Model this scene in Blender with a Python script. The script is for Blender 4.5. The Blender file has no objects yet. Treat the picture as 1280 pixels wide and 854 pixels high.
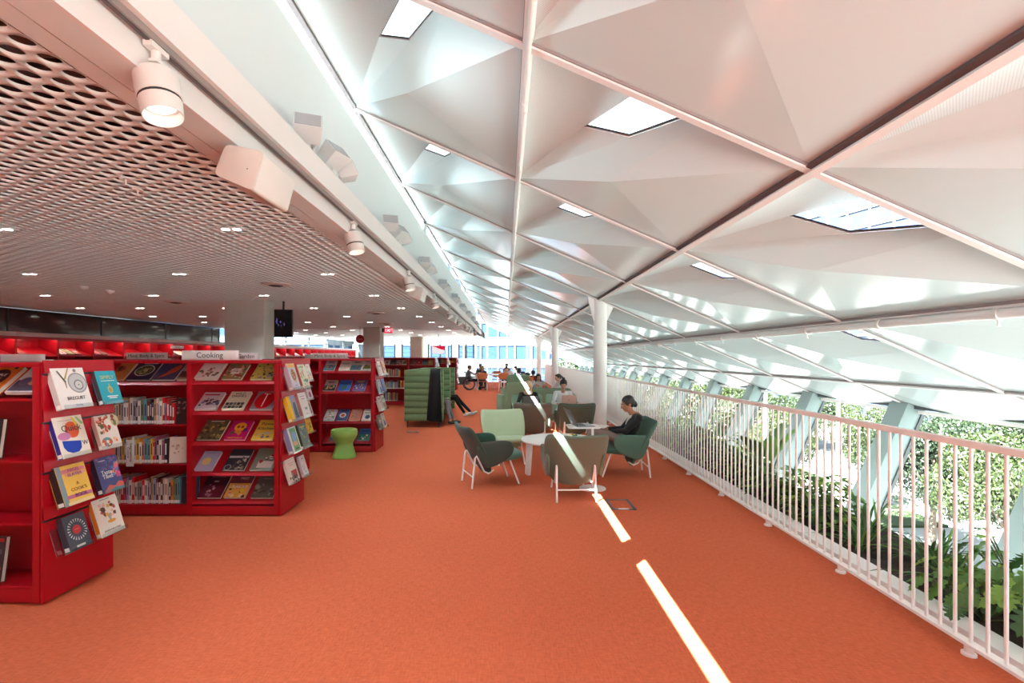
import bpy, bmesh, math, random
import numpy as np
from mathutils import Vector, Matrix, Euler

random.seed(7)
rng = np.random.default_rng(11)
PI = math.pi
R = math.radians
sc = bpy.context.scene
COL = sc.collection
H, F, CX, CY = 1.5, 604.0, 632.0, 446.0     # eye height, focal length in pixels, principal point


def at(px, py, d):
    return ((px - CX) * d / F, d, H - (py - CY) * d / F)


def lin(c):
    if isinstance(c, str):
        c = c.lstrip('#')
        c = tuple(int(c[i:i + 2], 16) for i in (0, 2, 4))
    out = []
    for v in c[:3]:
        v = v / 255.0
        out.append(v / 12.92 if v <= 0.04045 else ((v + 0.055) / 1.055) ** 2.4)
    return (out[0], out[1], out[2], 1.0)


# ------------------------------------------------------------------ materials
MATS = {}


def mat(name, col, rough=0.6, metal=0.0, spec=0.5, var=0.06, vscale=6.0, bump=0.0, bscale=200.0, emit=None, estr=0.0, coat=0.0, sheen=0.0):
    if name in MATS:
        return MATS[name]
    m = bpy.data.materials.new(name)
    m.use_nodes = True
    nt = m.node_tree
    b = nt.nodes['Principled BSDF']
    c = lin(col)
    b.inputs['Roughness'].default_value = rough
    b.inputs['Metallic'].default_value = metal
    b.inputs['Specular IOR Level'].default_value = spec
    b.inputs['Base Color'].default_value = c
    if coat:
        b.inputs['Coat Weight'].default_value = coat
        b.inputs['Coat Roughness'].default_value = 0.15
    if sheen:
        b.inputs['Sheen Weight'].default_value = sheen
    if var or bump:
        tc = nt.nodes.new('ShaderNodeTexCoord')
    if var:
        n = nt.nodes.new('ShaderNodeTexNoise')
        n.inputs['Scale'].default_value = vscale
        n.inputs['Detail'].default_value = 3
        nt.links.new(tc.outputs['Object'], n.inputs['Vector'])
        mx = nt.nodes.new('ShaderNodeMix')
        mx.data_type = 'RGBA'
        mx.inputs[6].default_value = tuple(v * (1 - var) for v in c[:3]) + (1,)
        mx.inputs[7].default_value = tuple(min(1, v * (1 + var)) for v in c[:3]) + (1,)
        nt.links.new(n.outputs['Fac'], mx.inputs[0])
        nt.links.new(mx.outputs[2], b.inputs['Base Color'])
    if bump:
        n2 = nt.nodes.new('ShaderNodeTexNoise')
        n2.inputs['Scale'].default_value = bscale
        nt.links.new(tc.outputs['Object'], n2.inputs['Vector'])
        bp = nt.nodes.new('ShaderNodeBump')
        bp.inputs['Strength'].default_value = bump
        bp.inputs['Distance'].default_value = 0.004
        nt.links.new(n2.outputs['Fac'], bp.inputs['Height'])
        nt.links.new(bp.outputs['Normal'], b.inputs['Normal'])
    if emit:
        b.inputs['Emission Color'].default_value = lin(emit)
        b.inputs['Emission Strength'].default_value = estr
    MATS[name] = m
    return m


def flat(col, rough=0.55):
    """a print or cloth colour, cached by value"""
    if isinstance(col, str):
        col = col.lstrip('#')
        col = tuple(int(col[i:i + 2], 16) for i in (0, 2, 4))
    col = tuple(int(v) for v in col)
    return mat('tone_%02x%02x%02x_%d' % (col + (int(rough * 100),)), col, rough, var=0.05, vscale=30)


def clear_mat(name, tint, gloss=0.08, rough=0.02):
    m = bpy.data.materials.new(name)
    m.use_nodes = True
    nt = m.node_tree
    nt.nodes.clear()
    o = nt.nodes.new('ShaderNodeOutputMaterial')
    t = nt.nodes.new('ShaderNodeBsdfTransparent')
    t.inputs['Color'].default_value = tint
    g = nt.nodes.new('ShaderNodeBsdfGlossy')
    g.inputs['Roughness'].default_value = rough
    fr = nt.nodes.new('ShaderNodeFresnel')
    fr.inputs['IOR'].default_value = 1.45
    mu = nt.nodes.new('ShaderNodeMath')
    mu.operation = 'MULTIPLY'
    mu.inputs[1].default_value = gloss / 0.04
    mu.use_clamp = True
    mx = nt.nodes.new('ShaderNodeMixShader')
    nt.links.new(fr.outputs[0], mu.inputs[0])
    ge = nt.nodes.new('ShaderNodeNewGeometry')
    inv = nt.nodes.new('ShaderNodeMath')
    inv.operation = 'SUBTRACT'
    inv.inputs[0].default_value = 1.0
    nt.links.new(ge.outputs['Backfacing'], inv.inputs[1])
    mm = nt.nodes.new('ShaderNodeMath')
    mm.operation = 'MULTIPLY'
    nt.links.new(mu.outputs[0], mm.inputs[0])
    nt.links.new(inv.outputs[0], mm.inputs[1])
    nt.links.new(mm.outputs[0], mx.inputs[0])
    nt.links.new(t.outputs[0], mx.inputs[1])
    nt.links.new(g.outputs[0], mx.inputs[2])
    nt.links.new(mx.outputs[0], o.inputs[0])
    MATS[name] = m
    return m


M_WHITE = mat('white_paint', (236, 233, 232), 0.5, var=0.02)
M_ROOF = mat('roof_panel_satin', (212, 226, 228), 0.16, spec=0.6, var=0.015, vscale=0.6)
M_ROOFM = mat('roof_panel_matt', (212, 226, 228), 0.55, var=0.015, vscale=0.6)
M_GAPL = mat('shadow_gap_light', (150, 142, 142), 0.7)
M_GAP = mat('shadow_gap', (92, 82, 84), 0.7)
M_WALL = mat('plaster_white', (222, 228, 230), 0.7, var=0.015, vscale=1.5)
M_TRACK = mat('track_aluminium', (168, 160, 156), 0.4, metal=0.5)
M_FIX = mat('fixture_white', (233, 230, 226), 0.45, var=0.02)
M_DARK = mat('dark_rubber', (45, 43, 44), 0.6)
M_BLACK = mat('black_plastic', (22, 22, 24), 0.4)
M_RED = mat('red_powdercoat', (164, 7, 24), 0.38, var=0.04, vscale=3)
M_REDL = mat('red_laminate', (176, 12, 30), 0.25, var=0.04, vscale=3)
M_RAIL = mat('rail_white', (243, 236, 234), 0.4, var=0.02)
M_CONC = mat('concrete', (208, 202, 192), 0.8, var=0.07, vscale=4, bump=0.2, bscale=60)
M_STRUT = mat('steel_strut_pale_green', (134, 149, 148), 0.35, var=0.03)
M_STEEL = mat('dark_steel', (86, 88, 90), 0.4, metal=0.6)
M_CHROME = mat('chrome', (200, 200, 202), 0.2, metal=1.0)
M_SOIL = mat('soil', (52, 38, 32), 0.95, var=0.3, vscale=30, bump=1.0, bscale=60)
M_PAPER = mat('paper_edges', (232, 224, 208), 0.8, var=0.06, vscale=80)
M_LAMP = mat('lamp_lens', (255, 250, 240), 0.5, emit=(255, 246, 232), estr=18.0, var=0)
M_LAMPS = mat('spot_lens', (255, 250, 240), 0.5, emit=(255, 250, 240), estr=2.2, var=0)
M_ACRYL = clear_mat('clear_acrylic', (0.93, 0.94, 0.94, 1), 0.12, 0.05)
M_GLASS = clear_mat('facade_glass', (0.96, 0.985, 0.98, 1), 0.03)


def perf_material():
    """perforated sheet: round holes on a staggered lattice cut with transparency"""
    m = bpy.data.materials.new('perforated_sheet')
    m.use_nodes = True
    nt = m.node_tree
    b = nt.nodes['Principled BSDF']
    b.inputs['Base Color'].default_value = lin((228, 234, 233))
    b.inputs['Roughness'].default_value = 0.5
    out = nt.nodes['Material Output']
    tc = nt.nodes.new('ShaderNodeTexCoord')
    sx = nt.nodes.new('ShaderNodeSeparateXYZ')
    nt.links.new(tc.outputs['Object'], sx.inputs[0])

    def M(op, a, b=None, c=None):
        n = nt.nodes.new('ShaderNodeMath')
        n.operation = op
        for i, v in enumerate((a, b, c)):
            if v is None:
                continue
            if isinstance(v, (int, float)):
                n.inputs[i].default_value = v
            else:
                nt.links.new(v, n.inputs[i])
        return n.outputs[0]
    u = M('DIVIDE', M('SUBTRACT', -1.75, sx.outputs[0]), 0.091)
    j = M('ROUND', u)
    du = M('MULTIPLY', M('SUBTRACT', u, j), 0.091)
    v = M('SUBTRACT', M('DIVIDE', M('SUBTRACT', sx.outputs[1], 1.75), 0.105), M('MULTIPLY', M('FLOORED_MODULO', j, 2.0), 0.5))
    dv = M('MULTIPLY', M('SUBTRACT', v, M('ROUND', v)), 0.105)
    r2 = M('ADD', M('MULTIPLY', du, du), M('MULTIPLY', dv, dv))
    hole = M('LESS_THAN', r2, 0.0400 ** 2)
    tr = nt.nodes.new('ShaderNodeBsdfTransparent')
    mx = nt.nodes.new('ShaderNodeMixShader')
    nt.links.new(hole, mx.inputs[0])
    nt.links.new(b.outputs[0], mx.inputs[1])
    nt.links.new(tr.outputs[0], mx.inputs[2])
    nt.links.new(mx.outputs[0], out.inputs[0])
    return m


def micro_perf_material():
    m = mat('micro_perforated_panel', (228, 222, 222), 0.55, var=0)
    nt = m.node_tree
    b = nt.nodes['Principled BSDF']
    tc = nt.nodes.new('ShaderNodeTexCoord')
    sx = nt.nodes.new('ShaderNodeSeparateXYZ')
    nt.links.new(tc.outputs['Object'], sx.inputs[0])

    def M(op, a, b=None):
        n = nt.nodes.new('ShaderNodeMath')
        n.operation = op
        for i, v in enumerate((a, b)):
            if v is None:
                continue
            if isinstance(v, (int, float)):
                n.inputs[i].default_value = v
            else:
                nt.links.new(v, n.inputs[i])
        return n.outputs[0]
    k = 2 * PI / 0.016
    a = M('MULTIPLY', M('SINE', M('MULTIPLY', sx.outputs[1], k)), M('SINE', M('MULTIPLY', M('ADD', sx.outputs[2], sx.outputs[0]), k)))
    dot = M('GREATER_THAN', a, 0.55)
    mx = nt.nodes.new('ShaderNodeMix')
    mx.data_type = 'RGBA'
    mx.inputs[6].default_value = lin((212, 225, 227))
    mx.inputs[7].default_value = lin((186, 182, 183))
    nt.links.new(dot, mx.inputs[0])
    nt.links.new(mx.outputs[2], b.inputs['Base Color'])
    return m


def carpet_material():
    m = bpy.data.materials.new('orange_carpet')
    m.use_nodes = True
    nt = m.node_tree
    b = nt.nodes['Principled BSDF']
    b.inputs['Roughness'].default_value = 0.95
    b.inputs['Specular IOR Level'].default_value = 0.15
    tc = nt.nodes.new('ShaderNodeTexCoord')

    def noise(scale, stretch):
        mp = nt.nodes.new('ShaderNodeMapping')
        mp.inputs['Scale'].default_value = stretch
        n = nt.nodes.new('ShaderNodeTexNoise')
        n.inputs['Scale'].default_value = scale
        n.inputs['Detail'].default_value = 4
        nt.links.new(tc.outputs['Object'], mp.inputs[0])
        nt.links.new(mp.outputs[0], n.inputs['Vector'])
        return n.outputs['Fac']

    def M(op, a, b=None):
        n = nt.nodes.new('ShaderNodeMath')
        n.operation = op
        for i, v in enumerate((a, b)):
            if v is None:
                continue
            if isinstance(v, (int, float)):
                n.inputs[i].default_value = v
            else:
                nt.links.new(v, n.inputs[i])
        return n.outputs[0]
    a = noise(110, (1, 0.2, 1))
    c = noise(110, (0.2, 1, 1))
    e = noise(300, (1, 1, 1))
    f = noise(0.8, (1, 1, 1))
    s = M('ADD', M('ADD', M('MULTIPLY', a, 0.3), M('MULTIPLY', c, 0.3)), M('ADD', M('MULTIPLY', e, 0.3), M('MULTIPLY', f, 0.1)))
    cr = nt.nodes.new('ShaderNodeValToRGB')
    cr.color_ramp.elements[0].position = 0.36
    cr.color_ramp.elements[0].color = lin((178, 84, 55))
    cr.color_ramp.elements[1].position = 0.64
    cr.color_ramp.elements[1].color = lin((218, 110, 76))
    nt.links.new(s, cr.inputs[0])
    nt.links.new(cr.outputs[0], b.inputs['Base Color'])
    bp = nt.nodes.new('ShaderNodeBump')
    bp.inputs['Strength'].default_value = 0.5
    bp.inputs['Distance'].default_value = 0.004
    nt.links.new(s, bp.inputs['Height'])
    nt.links.new(bp.outputs[0], b.inputs['Normal'])
    return m


def skylight_glass():
    m = bpy.data.materials.new('skylight_glass')
    m.use_nodes = True
    nt = m.node_tree
    nt.nodes.clear()
    o = nt.nodes.new('ShaderNodeOutputMaterial')
    g = nt.nodes.new('ShaderNodeBsdfGlass')
    g.inputs['IOR'].default_value = 1.03
    g.inputs['Roughness'].default_value = 0.0
    nt.links.new(g.outputs[0], o.inputs[0])
    return m


def leaf_mat(name, col, trans=0.45, var=0.25, vs=4.0):
    m = bpy.data.materials.new(name)
    m.use_nodes = True
    nt = m.node_tree
    nt.nodes.clear()
    o = nt.nodes.new('ShaderNodeOutputMaterial')
    c = lin(col)
    tc = nt.nodes.new('ShaderNodeTexCoord')
    n = nt.nodes.new('ShaderNodeTexNoise')
    n.inputs['Scale'].default_value = vs
    nt.links.new(tc.outputs['Object'], n.inputs['Vector'])
    mc = nt.nodes.new('ShaderNodeMix')
    mc.data_type = 'RGBA'
    mc.inputs[6].default_value = tuple(v * (1 - var) for v in c[:3]) + (1,)
    mc.inputs[7].default_value = tuple(v * (1 + var) for v in c[:3]) + (1,)
    nt.links.new(n.outputs['Fac'], mc.inputs[0])
    d = nt.nodes.new('ShaderNodeBsdfDiffuse')
    t = nt.nodes.new('ShaderNodeBsdfTranslucent')
    g = nt.nodes.new('ShaderNodeBsdfGlossy')
    g.inputs['Roughness'].default_value = 0.45
    nt.links.new(mc.outputs[2], d.inputs[0])
    nt.links.new(mc.outputs[2], t.inputs[0])
    m1 = nt.nodes.new('ShaderNodeMixShader')
    m1.inputs[0].default_value = trans
    nt.links.new(d.outputs[0], m1.inputs[1])
    nt.links.new(t.outputs[0], m1.inputs[2])
    m2 = nt.nodes.new('ShaderNodeMixShader')
    m2.inputs[0].default_value = 0.05
    nt.links.new(m1.outputs[0], m2.inputs[1])
    nt.links.new(g.outputs[0], m2.inputs[2])
    nt.links.new(m2.outputs[0], o.inputs[0])
    MATS[name] = m
    return m


M_PERF = perf_material()
M_MICRO = micro_perf_material()
M_CARPET = carpet_material()
M_SKYGL = skylight_glass()
M_SHEET = mat('ceiling_sheet', (228, 234, 233), 0.5, var=0.02)


# ------------------------------------------------------------------ mesh builder
class MB:
    def __init__(s):
        s.v, s.f, s.m = [], [], []

    def add(s, verts, faces, m=0, xf=None):
        o = len(s.v)
        if xf is not None:
            verts = [xf @ Vector(p) for p in verts]
        s.v += [tuple(p) for p in verts]
        s.f += [tuple(i + o for i in f) for f in faces]
        s.m += [m] * len(faces) if isinstance(m, int) else list(m)
        return s

    def box(s, x0, x1, y0, y1, z0, z1, m=0, xf=None):
        v = [(x0, y0, z0), (x1, y0, z0), (x1, y1, z0), (x0, y1, z0), (x0, y0, z1), (x1, y0, z1), (x1, y1, z1), (x0, y1, z1)]
        f = [(0, 3, 2, 1), (4, 5, 6, 7), (0, 1, 5, 4), (1, 2, 6, 5), (2, 3, 7, 6), (3, 0, 4, 7)]
        return s.add(v, f, m, xf)

    def bar(s, p0, p1, w, h, m=0, up=(0, 0, 1), off=0.0):
        """rectangular bar from p0 to p1, w across and h along the up side (centred; off shifts it along up)"""
        p0, p1 = Vector(p0), Vector(p1)
        d = (p1 - p0).normalized()
        sd = d.cross(Vector(up)).normalized()
        u = sd.cross(d).normalized()
        vs = []
        for p in (p0, p1):
            for a, b in ((-1, -1), (1, -1), (1, 1), (-1, 1)):
                vs.append(p + sd * (a * w / 2) + u * (b * h / 2 + off))
        f = [(0, 1, 2, 3), (7, 6, 5, 4), (0, 4, 5, 1), (1, 5, 6, 2), (2, 6, 7, 3), (3, 7, 4, 0)]
        return s.add(vs, f, m)

    def tube(s, pts, r, seg=8, m=0, caps=True):
        P = [Vector(p) for p in pts]
        n = len(P)
        rs = r if isinstance(r, (list, tuple)) else [r] * n
        T = []
        for i in range(n):
            a = P[max(0, i - 1)]
            b = P[min(n - 1, i + 1)]
            T.append((b - a).normalized())
        ref = Vector((0, 0, 1)) if abs(T[0].z) < 0.9 else Vector((1, 0, 0))
        nx = T[0].cross(ref).normalized()
        vs, fs = [], []
        for i in range(n):
            nx = (nx - T[i] * nx.dot(T[i])).normalized()
            ny = T[i].cross(nx)
            for k in range(seg):
                a = 2 * PI * k / seg
                vs.append(P[i] + (nx * math.cos(a) + ny * math.sin(a)) * rs[i])
        for i in range(n - 1):
            for k in range(seg):
                k2 = (k + 1) % seg
                fs.append((i * seg + k, i * seg + k2, (i + 1) * seg + k2, (i + 1) * seg + k))
        if caps:
            fs.append(tuple(range(seg))[::-1])
            fs.append(tuple((n - 1) * seg + k for k in range(seg)))
        return s.add(vs, fs, m)

    def lathe(s, prof, seg=24, m=0, xf=None, cap=True):
        """prof: (radius, z) from bottom to top"""
        vs, fs = [], []
        for r, z in prof:
            for k in range(seg):
                a = 2 * PI * k / seg
                vs.append((r * math.cos(a), r * math.sin(a), z))
        n = len(prof)
        for i in range(n - 1):
            for k in range(seg):
                k2 = (k + 1) % seg
                fs.append((i * seg + k, i * seg + k2, (i + 1) * seg + k2, (i + 1) * seg + k))
        if cap:
            fs.append(tuple(range(seg))[::-1])
            fs.append(tuple((n - 1) * seg + k for k in range(seg)))
        return s.add(vs, fs, m, xf)

    def prism(s, poly, y0, y1, m=0, xf=None):
        """polygon in x,z pushed from y0 to y1"""
        n = len(poly)
        vs = [(x, y0, z) for x, z in poly] + [(x, y1, z) for x, z in poly]
        fs = [tuple(range(n)), tuple(range(2 * n - 1, n - 1, -1))]
        for i in range(n):
            j = (i + 1) % n
            fs.append((i, i + n, j + n, j))
        return s.add(vs, fs, m, xf)

    def ell(s, c, r, m=0, su=14, sv=9, xf=None):
        vs, fs = [], []
        for i in range(1, sv):
            t = PI * i / sv
            for k in range(su):
                a = 2 * PI * k / su
                vs.append((c[0] + r[0] * math.sin(t) * math.cos(a), c[1] + r[1] * math.sin(t) * math.sin(a), c[2] - r[2] * math.cos(t)))
        b = len(vs)
        vs += [(c[0], c[1], c[2] - r[2]), (c[0], c[1], c[2] + r[2])]
        for i in range(sv - 2):
            for k in range(su):
                k2 = (k + 1) % su
                fs.append((i * su + k, i * su + k2, (i + 1) * su + k2, (i + 1) * su + k))
        for k in range(su):
            k2 = (k + 1) % su
            fs.append((b, k2, k))
            fs.append((b + 1, (sv - 2) * su + k, (sv - 2) * su + k2))
        return s.add(vs, fs, m, xf)

    def pad(s, outline, t, bend=None, mf=0, mb_=0, xf=None, flat_=5.0):
        """upholstered panel: outline in x,z, thickness t in y, front is -y; bend(x,z) shifts y"""
        n = len(outline)
        cx = sum(p[0] for p in outline) / n
        cz = sum(p[1] for p in outline) / n
        rings = [1.0, 0.985, 0.95, 0.88, 0.7, 0.4]
        vs, fs, ms = [], [], []

        def ring(sv, side):
            o = len(vs)
            off = t / 2 * max(0.0, 1 - sv ** (2 * flat_)) ** 0.5
            for x, z in outline:
                X, Z = cx + (x - cx) * sv, cz + (z - cz) * sv
                y = (bend(X, Z) if bend else 0) + side * off
                vs.append((X, y, Z))
            return o
        seam = ring(1.0, 0)
        for side, mm in ((-1, mf), (1, mb_)):
            prev = seam
            for sv in rings[1:]:
                o = ring(sv, side)
                for i in range(n):
                    j = (i + 1) % n
                    q = (prev + i, prev + j, o + j, o + i)
                    fs.append(q if side < 0 else q[::-1])
                    ms.append(mm)
                prev = o
            c = len(vs)
            vs.append((cx, (bend(cx, cz) if bend else 0) + side * t / 2, cz))
            for i in range(n):
                j = (i + 1) % n
                q = (prev + i, prev + j, c)
                fs.append(q if side < 0 else q[::-1])
                ms.append(mm)
        return s.add(vs, fs, ms, xf)

    def build(s, name, mats, parent=None, smooth=False, bevel=0.0, loc=None, rot=None, kind=None, label=None, angle=40):
        me = bpy.data.meshes.new(name)
        me.from_pydata(s.v, [], s.f)
        mats = mats if isinstance(mats, (list, tuple)) else [mats]
        for m in mats:
            me.materials.append(m)
        if len(mats) > 1:
            me.polygons.foreach_set('material_index', s.m)
        if bevel:
            bm = bmesh.new()
            bm.from_mesh(me)
            bmesh.ops.bevel(bm, geom=bm.edges[:], offset=bevel, segments=2, affect='EDGES', profile=0.6, clamp_overlap=True)
            bm.to_mesh(me)
            bm.free()
        if smooth or bevel:
            me.polygons.foreach_set('use_smooth', [True] * len(me.polygons))
            try:
                me.set_sharp_from_angle(angle=R(angle))
            except Exception:
                pass
        me.update()
        o = bpy.data.objects.new(name, me)
        COL.objects.link(o)
        if parent is not None:
            o.parent = parent
        if loc is not None:
            o.location = loc
        if rot is not None:
            o.rotation_euler = rot
        if kind:
            o['kind'] = kind
        if label:
            o['label'] = label
        return o


def rrect(w, h, r, n=5, cx=0, cz=0):
    pts = []
    for qx, qz, a0 in ((1, 1, 0), (-1, 1, 90), (-1, -1, 180), (1, -1, 270)):
        for i in range(n + 1):
            a = R(a0 + 90 * i / n)
            pts.append((cx + qx * (w / 2 - r) + r * math.cos(a), cz + qz * (h / 2 - r) + r * math.sin(a)))
    return pts


def densify(poly, step=0.05):
    out = []
    n = len(poly)
    for i in range(n):
        a, b = poly[i], poly[(i + 1) % n]
        k = max(1, int(math.hypot(b[0] - a[0], b[1] - a[1]) / step))
        for q in range(k):
            out.append((a[0] + (b[0] - a[0]) * q / k, a[1] + (b[1] - a[1]) * q / k))
    return out


def thing(name, label, cat, loc=(0, 0, 0), rz=0.0, group=None):
    o = bpy.data.objects.new(name, None)
    o.empty_display_size = 0.1
    COL.objects.link(o)
    o.location = loc
    o.rotation_euler = (0, 0, rz)
    return tag(o, label, cat, group)


def tag(o, label, cat, group=None):
    o['label'] = label
    o['category'] = cat
    if group:
        o['group'] = group
    return o


def dup(root, loc=None, rot=None, label=None, group=None):
    r = root.copy()
    COL.objects.link(r)
    if loc is not None:
        r.location = loc
    if rot is not None:
        r.rotation_euler = rot
    if label:
        r['label'] = label
    if group:
        r['group'] = group
    for ch in list(root.children):
        c = ch.copy()
        COL.objects.link(c)
        c.parent = r
        for g in list(ch.children):
            d = g.copy()
            COL.objects.link(d)
            d.parent = c
    return r


def text(body, size, m, parent, loc, rot, name='lettering', align='CENTER', ext=0.0004):
    cu = bpy.data.curves.new(name, 'FONT')
    cu.body = body
    cu.size = size
    cu.align_x = align
    cu.align_y = 'CENTER'
    cu.extrude = ext
    cu.resolution_u = 3
    cu.materials.append(m)
    o = bpy.data.objects.new(name, cu)
    COL.objects.link(o)
    o.parent = parent
    o.location = loc
    o.rotation_euler = rot
    return o


ORD = ['first', 'second', 'third', 'fourth', 'fifth', 'sixth', 'seventh', 'eighth', 'ninth', 'tenth', 'eleventh', 'twelfth',
       'thirteenth', 'fourteenth', 'fifteenth', 'sixteenth', 'seventeenth', 'eighteenth', 'nineteenth', 'twentieth',
       'twenty-first', 'twenty-second', 'twenty-third', 'twenty-fourth', 'twenty-fifth', 'twenty-sixth', 'twenty-seventh',
       'twenty-eighth', 'twenty-ninth', 'thirtieth', 'thirty-first', 'thirty-second', 'thirty-third', 'thirty-fourth',
       'thirty-fifth', 'thirty-sixth', 'thirty-seventh', 'thirty-eighth', 'thirty-ninth', 'fortieth']
# ================================================================== SETTING
ZC = 2.64                       # perforated ceiling
XE = -1.44                      # ceiling edge at the bulkhead
END = 39.0


def RZ(x):
    return 3.43 - 0.4375 * (x - 0.12)


def st(mb, name, mats, **k):
    return mb.build(name, mats, kind='structure', **k)


# floor
m = MB()
m.box(-11.6, 2.46, -8, 29.0, -0.3, 0.0)
st(m, 'floor', M_CARPET)

# floor edge kerb + planter tray along the right side
m = MB()
m.box(2.46, 2.60, -1, 29.0, -0.3, 0.035)
st(m, 'trim_1', M_WHITE, bevel=0.004)
m = MB()
m.box(3.38, 3.46, -1, 29.0, -0.5, -0.06)
m.box(2.60, 3.38, -1, 29.0, -0.5, -0.30)
st(m, 'trim_2', M_WHITE)
m = MB()
nx, ny = 8, 240
vs, fs = [], []
for i in range(ny + 1):
    for j in range(nx + 1):
        vs.append((2.60 + 0.78 * j / nx, -1 + 30 * i / ny, -0.02 + random.uniform(-0.02, 0.025)))
for i in range(ny):
    for j in range(nx):
        a = i * (nx + 1) + j
        fs.append((a, a + 1, a + nx + 2, a + nx + 1))
m.add(vs, fs)
o = m.build('planter_soil', M_SOIL, smooth=True, kind='stuff')
tag(o, 'dark soil bed in the long planter behind the white railing', 'soil')

# ---------------------------------------------------------------- perforated ceiling
m = MB()
m.box(-1.595, XE - 0.02, -8, 20.2, ZC - 0.004, ZC + 0.02)            # plain edge strip
m.box(-1.700, -1.605, -8, 20.2, ZC, ZC + 0.02)
st(m, 'ceiling_margin', M_SHEET)
m = MB()
m.box(-1.605, -1.595, -8, 20.2, ZC + 0.004, ZC + 0.01)
st(m, 'trim_3', M_GAP)
X_NEAR, Y_N0, Y_N1 = 108, 0.65, 20.2       # lattice rows and the Y range cut as real holes
seg = 14
jy0 = int(round((Y_N0 - 1.75) / 0.105))
jy1 = int(round((Y_N1 - 1.75) / 0.105))
ang = np.arange(seg) * 2 * PI / seg
ca, sa = np.cos(ang), np.sin(ang)
hx, hy = 0.091 / 2, 0.105 / 2
k = 1.0 / np.maximum(np.abs(ca) / hx, np.abs(sa) / hy)
# put ring points onto the cell's corners so that no gap is left
bx, by = ca * k, sa * k
for cxx, cyy in ((hx, hy), (-hx, hy), (-hx, -hy), (hx, -hy)):
    q = int(np.argmin((bx - cxx) ** 2 + (by - cyy) ** 2))
    bx[q], by[q] = cxx, cyy
rr = 0.0400
tile = np.concatenate([np.stack([bx, by, 0 * bx], 1), np.stack([rr * ca, rr * sa, 0 * ca], 1), np.stack([rr * ca, rr * sa, 0 * ca + 0.012], 1)])
jj, ii = np.meshgrid(np.arange(X_NEAR), np.arange(jy0, jy1), indexing='ij')
cen = np.stack([-1.75 - 0.091 * jj, 1.75 + 0.105 * (ii + 0.5 * (jj % 2)), np.full(jj.shape, ZC)], -1).reshape(-1, 3)
V = (cen[:, None, :] + tile[None]).reshape(-1, 3)
qs = []
for q in range(seg):
    p = (q + 1) % seg
    qs.append((q, p, seg + p, seg + q))
    qs.append((seg + q, seg + p, 2 * seg + p, 2 * seg + q))
qs = np.array(qs)
Fc = (np.arange(len(cen))[:, None, None] * (3 * seg) + qs[None]).reshape(-1, 4)
me = bpy.data.meshes.new('ceiling')
me.vertices.add(len(V))
me.vertices.foreach_set('co', V.ravel())
me.loops.add(Fc.size)
me.loops.foreach_set('vertex_index', Fc.ravel().astype(np.int32))
me.polygons.add(len(Fc))
me.polygons.foreach_set('loop_start', (np.arange(len(Fc)) * 4).astype(np.int32))
me.update(calc_edges=True)
me.materials.append(M_SHEET)
o = bpy.data.objects.new('ceiling', me)
COL.objects.link(o)
o['kind'] = 'structure'
ye1 = 1.75 + 0.105 * (jy1 - 0.5)
ye0 = 1.75 + 0.105 * (jy0 - 0.5)
xn = -1.75 - 0.091 * (X_NEAR - 0.5)
m = MB()


def quad(m, x0, x1, y0, y1, z, mi=0):
    m.add([(x0, y0, z), (x1, y0, z), (x1, y1, z), (x0, y1, z)], [(0, 1, 2, 3)], mi)


for dz in (0.0, 0.006, 0.012):
    quad(m, -11.6, -1.7, -8, ye0, ZC + dz)
    quad(m, -11.6, -5.4, ye1, 36.0, ZC + dz)
st(m, 'ceiling_far', M_PERF)
m = MB()
m.box(-5.4, XE, 20.2, 37.5, ZC - 0.01, ZC + 0.1)
st(m, 'ceiling_plain', M_SHEET)
# plenum above the sheet
M_PLEN = mat('plenum_dark', (70, 56, 54), 0.9, var=0.3, vscale=3)
m = MB()
m.box(-11.7, -1.64, -8, 37.5, 3.25, 3.35)
m.box(-11.7, -11.6, -8, 37.5, ZC + 0.02, 3.3)
m.box(-11.7, -1.64, 37.4, 37.5, ZC + 0.12, 3.3)
m.box(-11.7, -1.64, -8.1, -8, ZC + 0.02, 3.3)
m.box(-1.72, -1.70, -8, 37.5, ZC + 0.02, 3.3)
st(m, 'ceiling_slab', M_PLEN)
M_DUCT = mat('duct_grey', (120, 108, 104), 0.5, metal=0.3, var=0.2, vscale=2)
M_DUCTD = mat('duct_dark', (66, 58, 58), 0.6, var=0.2)
m = MB()
for xx, rad in ((-2.3, 0.10), (-3.3, 0.16), (-4.7, 0.12), (-6.2, 0.18)):
    m.tube([(xx, -4, 3.0), (xx + 0.2, 20, 3.0)], rad, 12)
for yy in (1.2, 2.9, 4.8, 7.0, 9.4, 12):
    m.tube([(-11, yy, 2.86), (-1.8, yy + 0.3, 2.86)], 0.05, 8)
st(m, 'service_duct', M_DUCT, smooth=True)
m = MB()
for xx in (-1.95, -2.75, -4.0, -5.4):
    m.box(xx - 0.12, xx + 0.12, -3, 20, 2.95, 3.02)
for yy in np.arange(0.8, 14, 1.3):
    m.box(-8, -1.8, yy - 0.03, yy + 0.03, 2.74, 2.78)
st(m, 'cable_tray', M_DUCTD)

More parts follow.
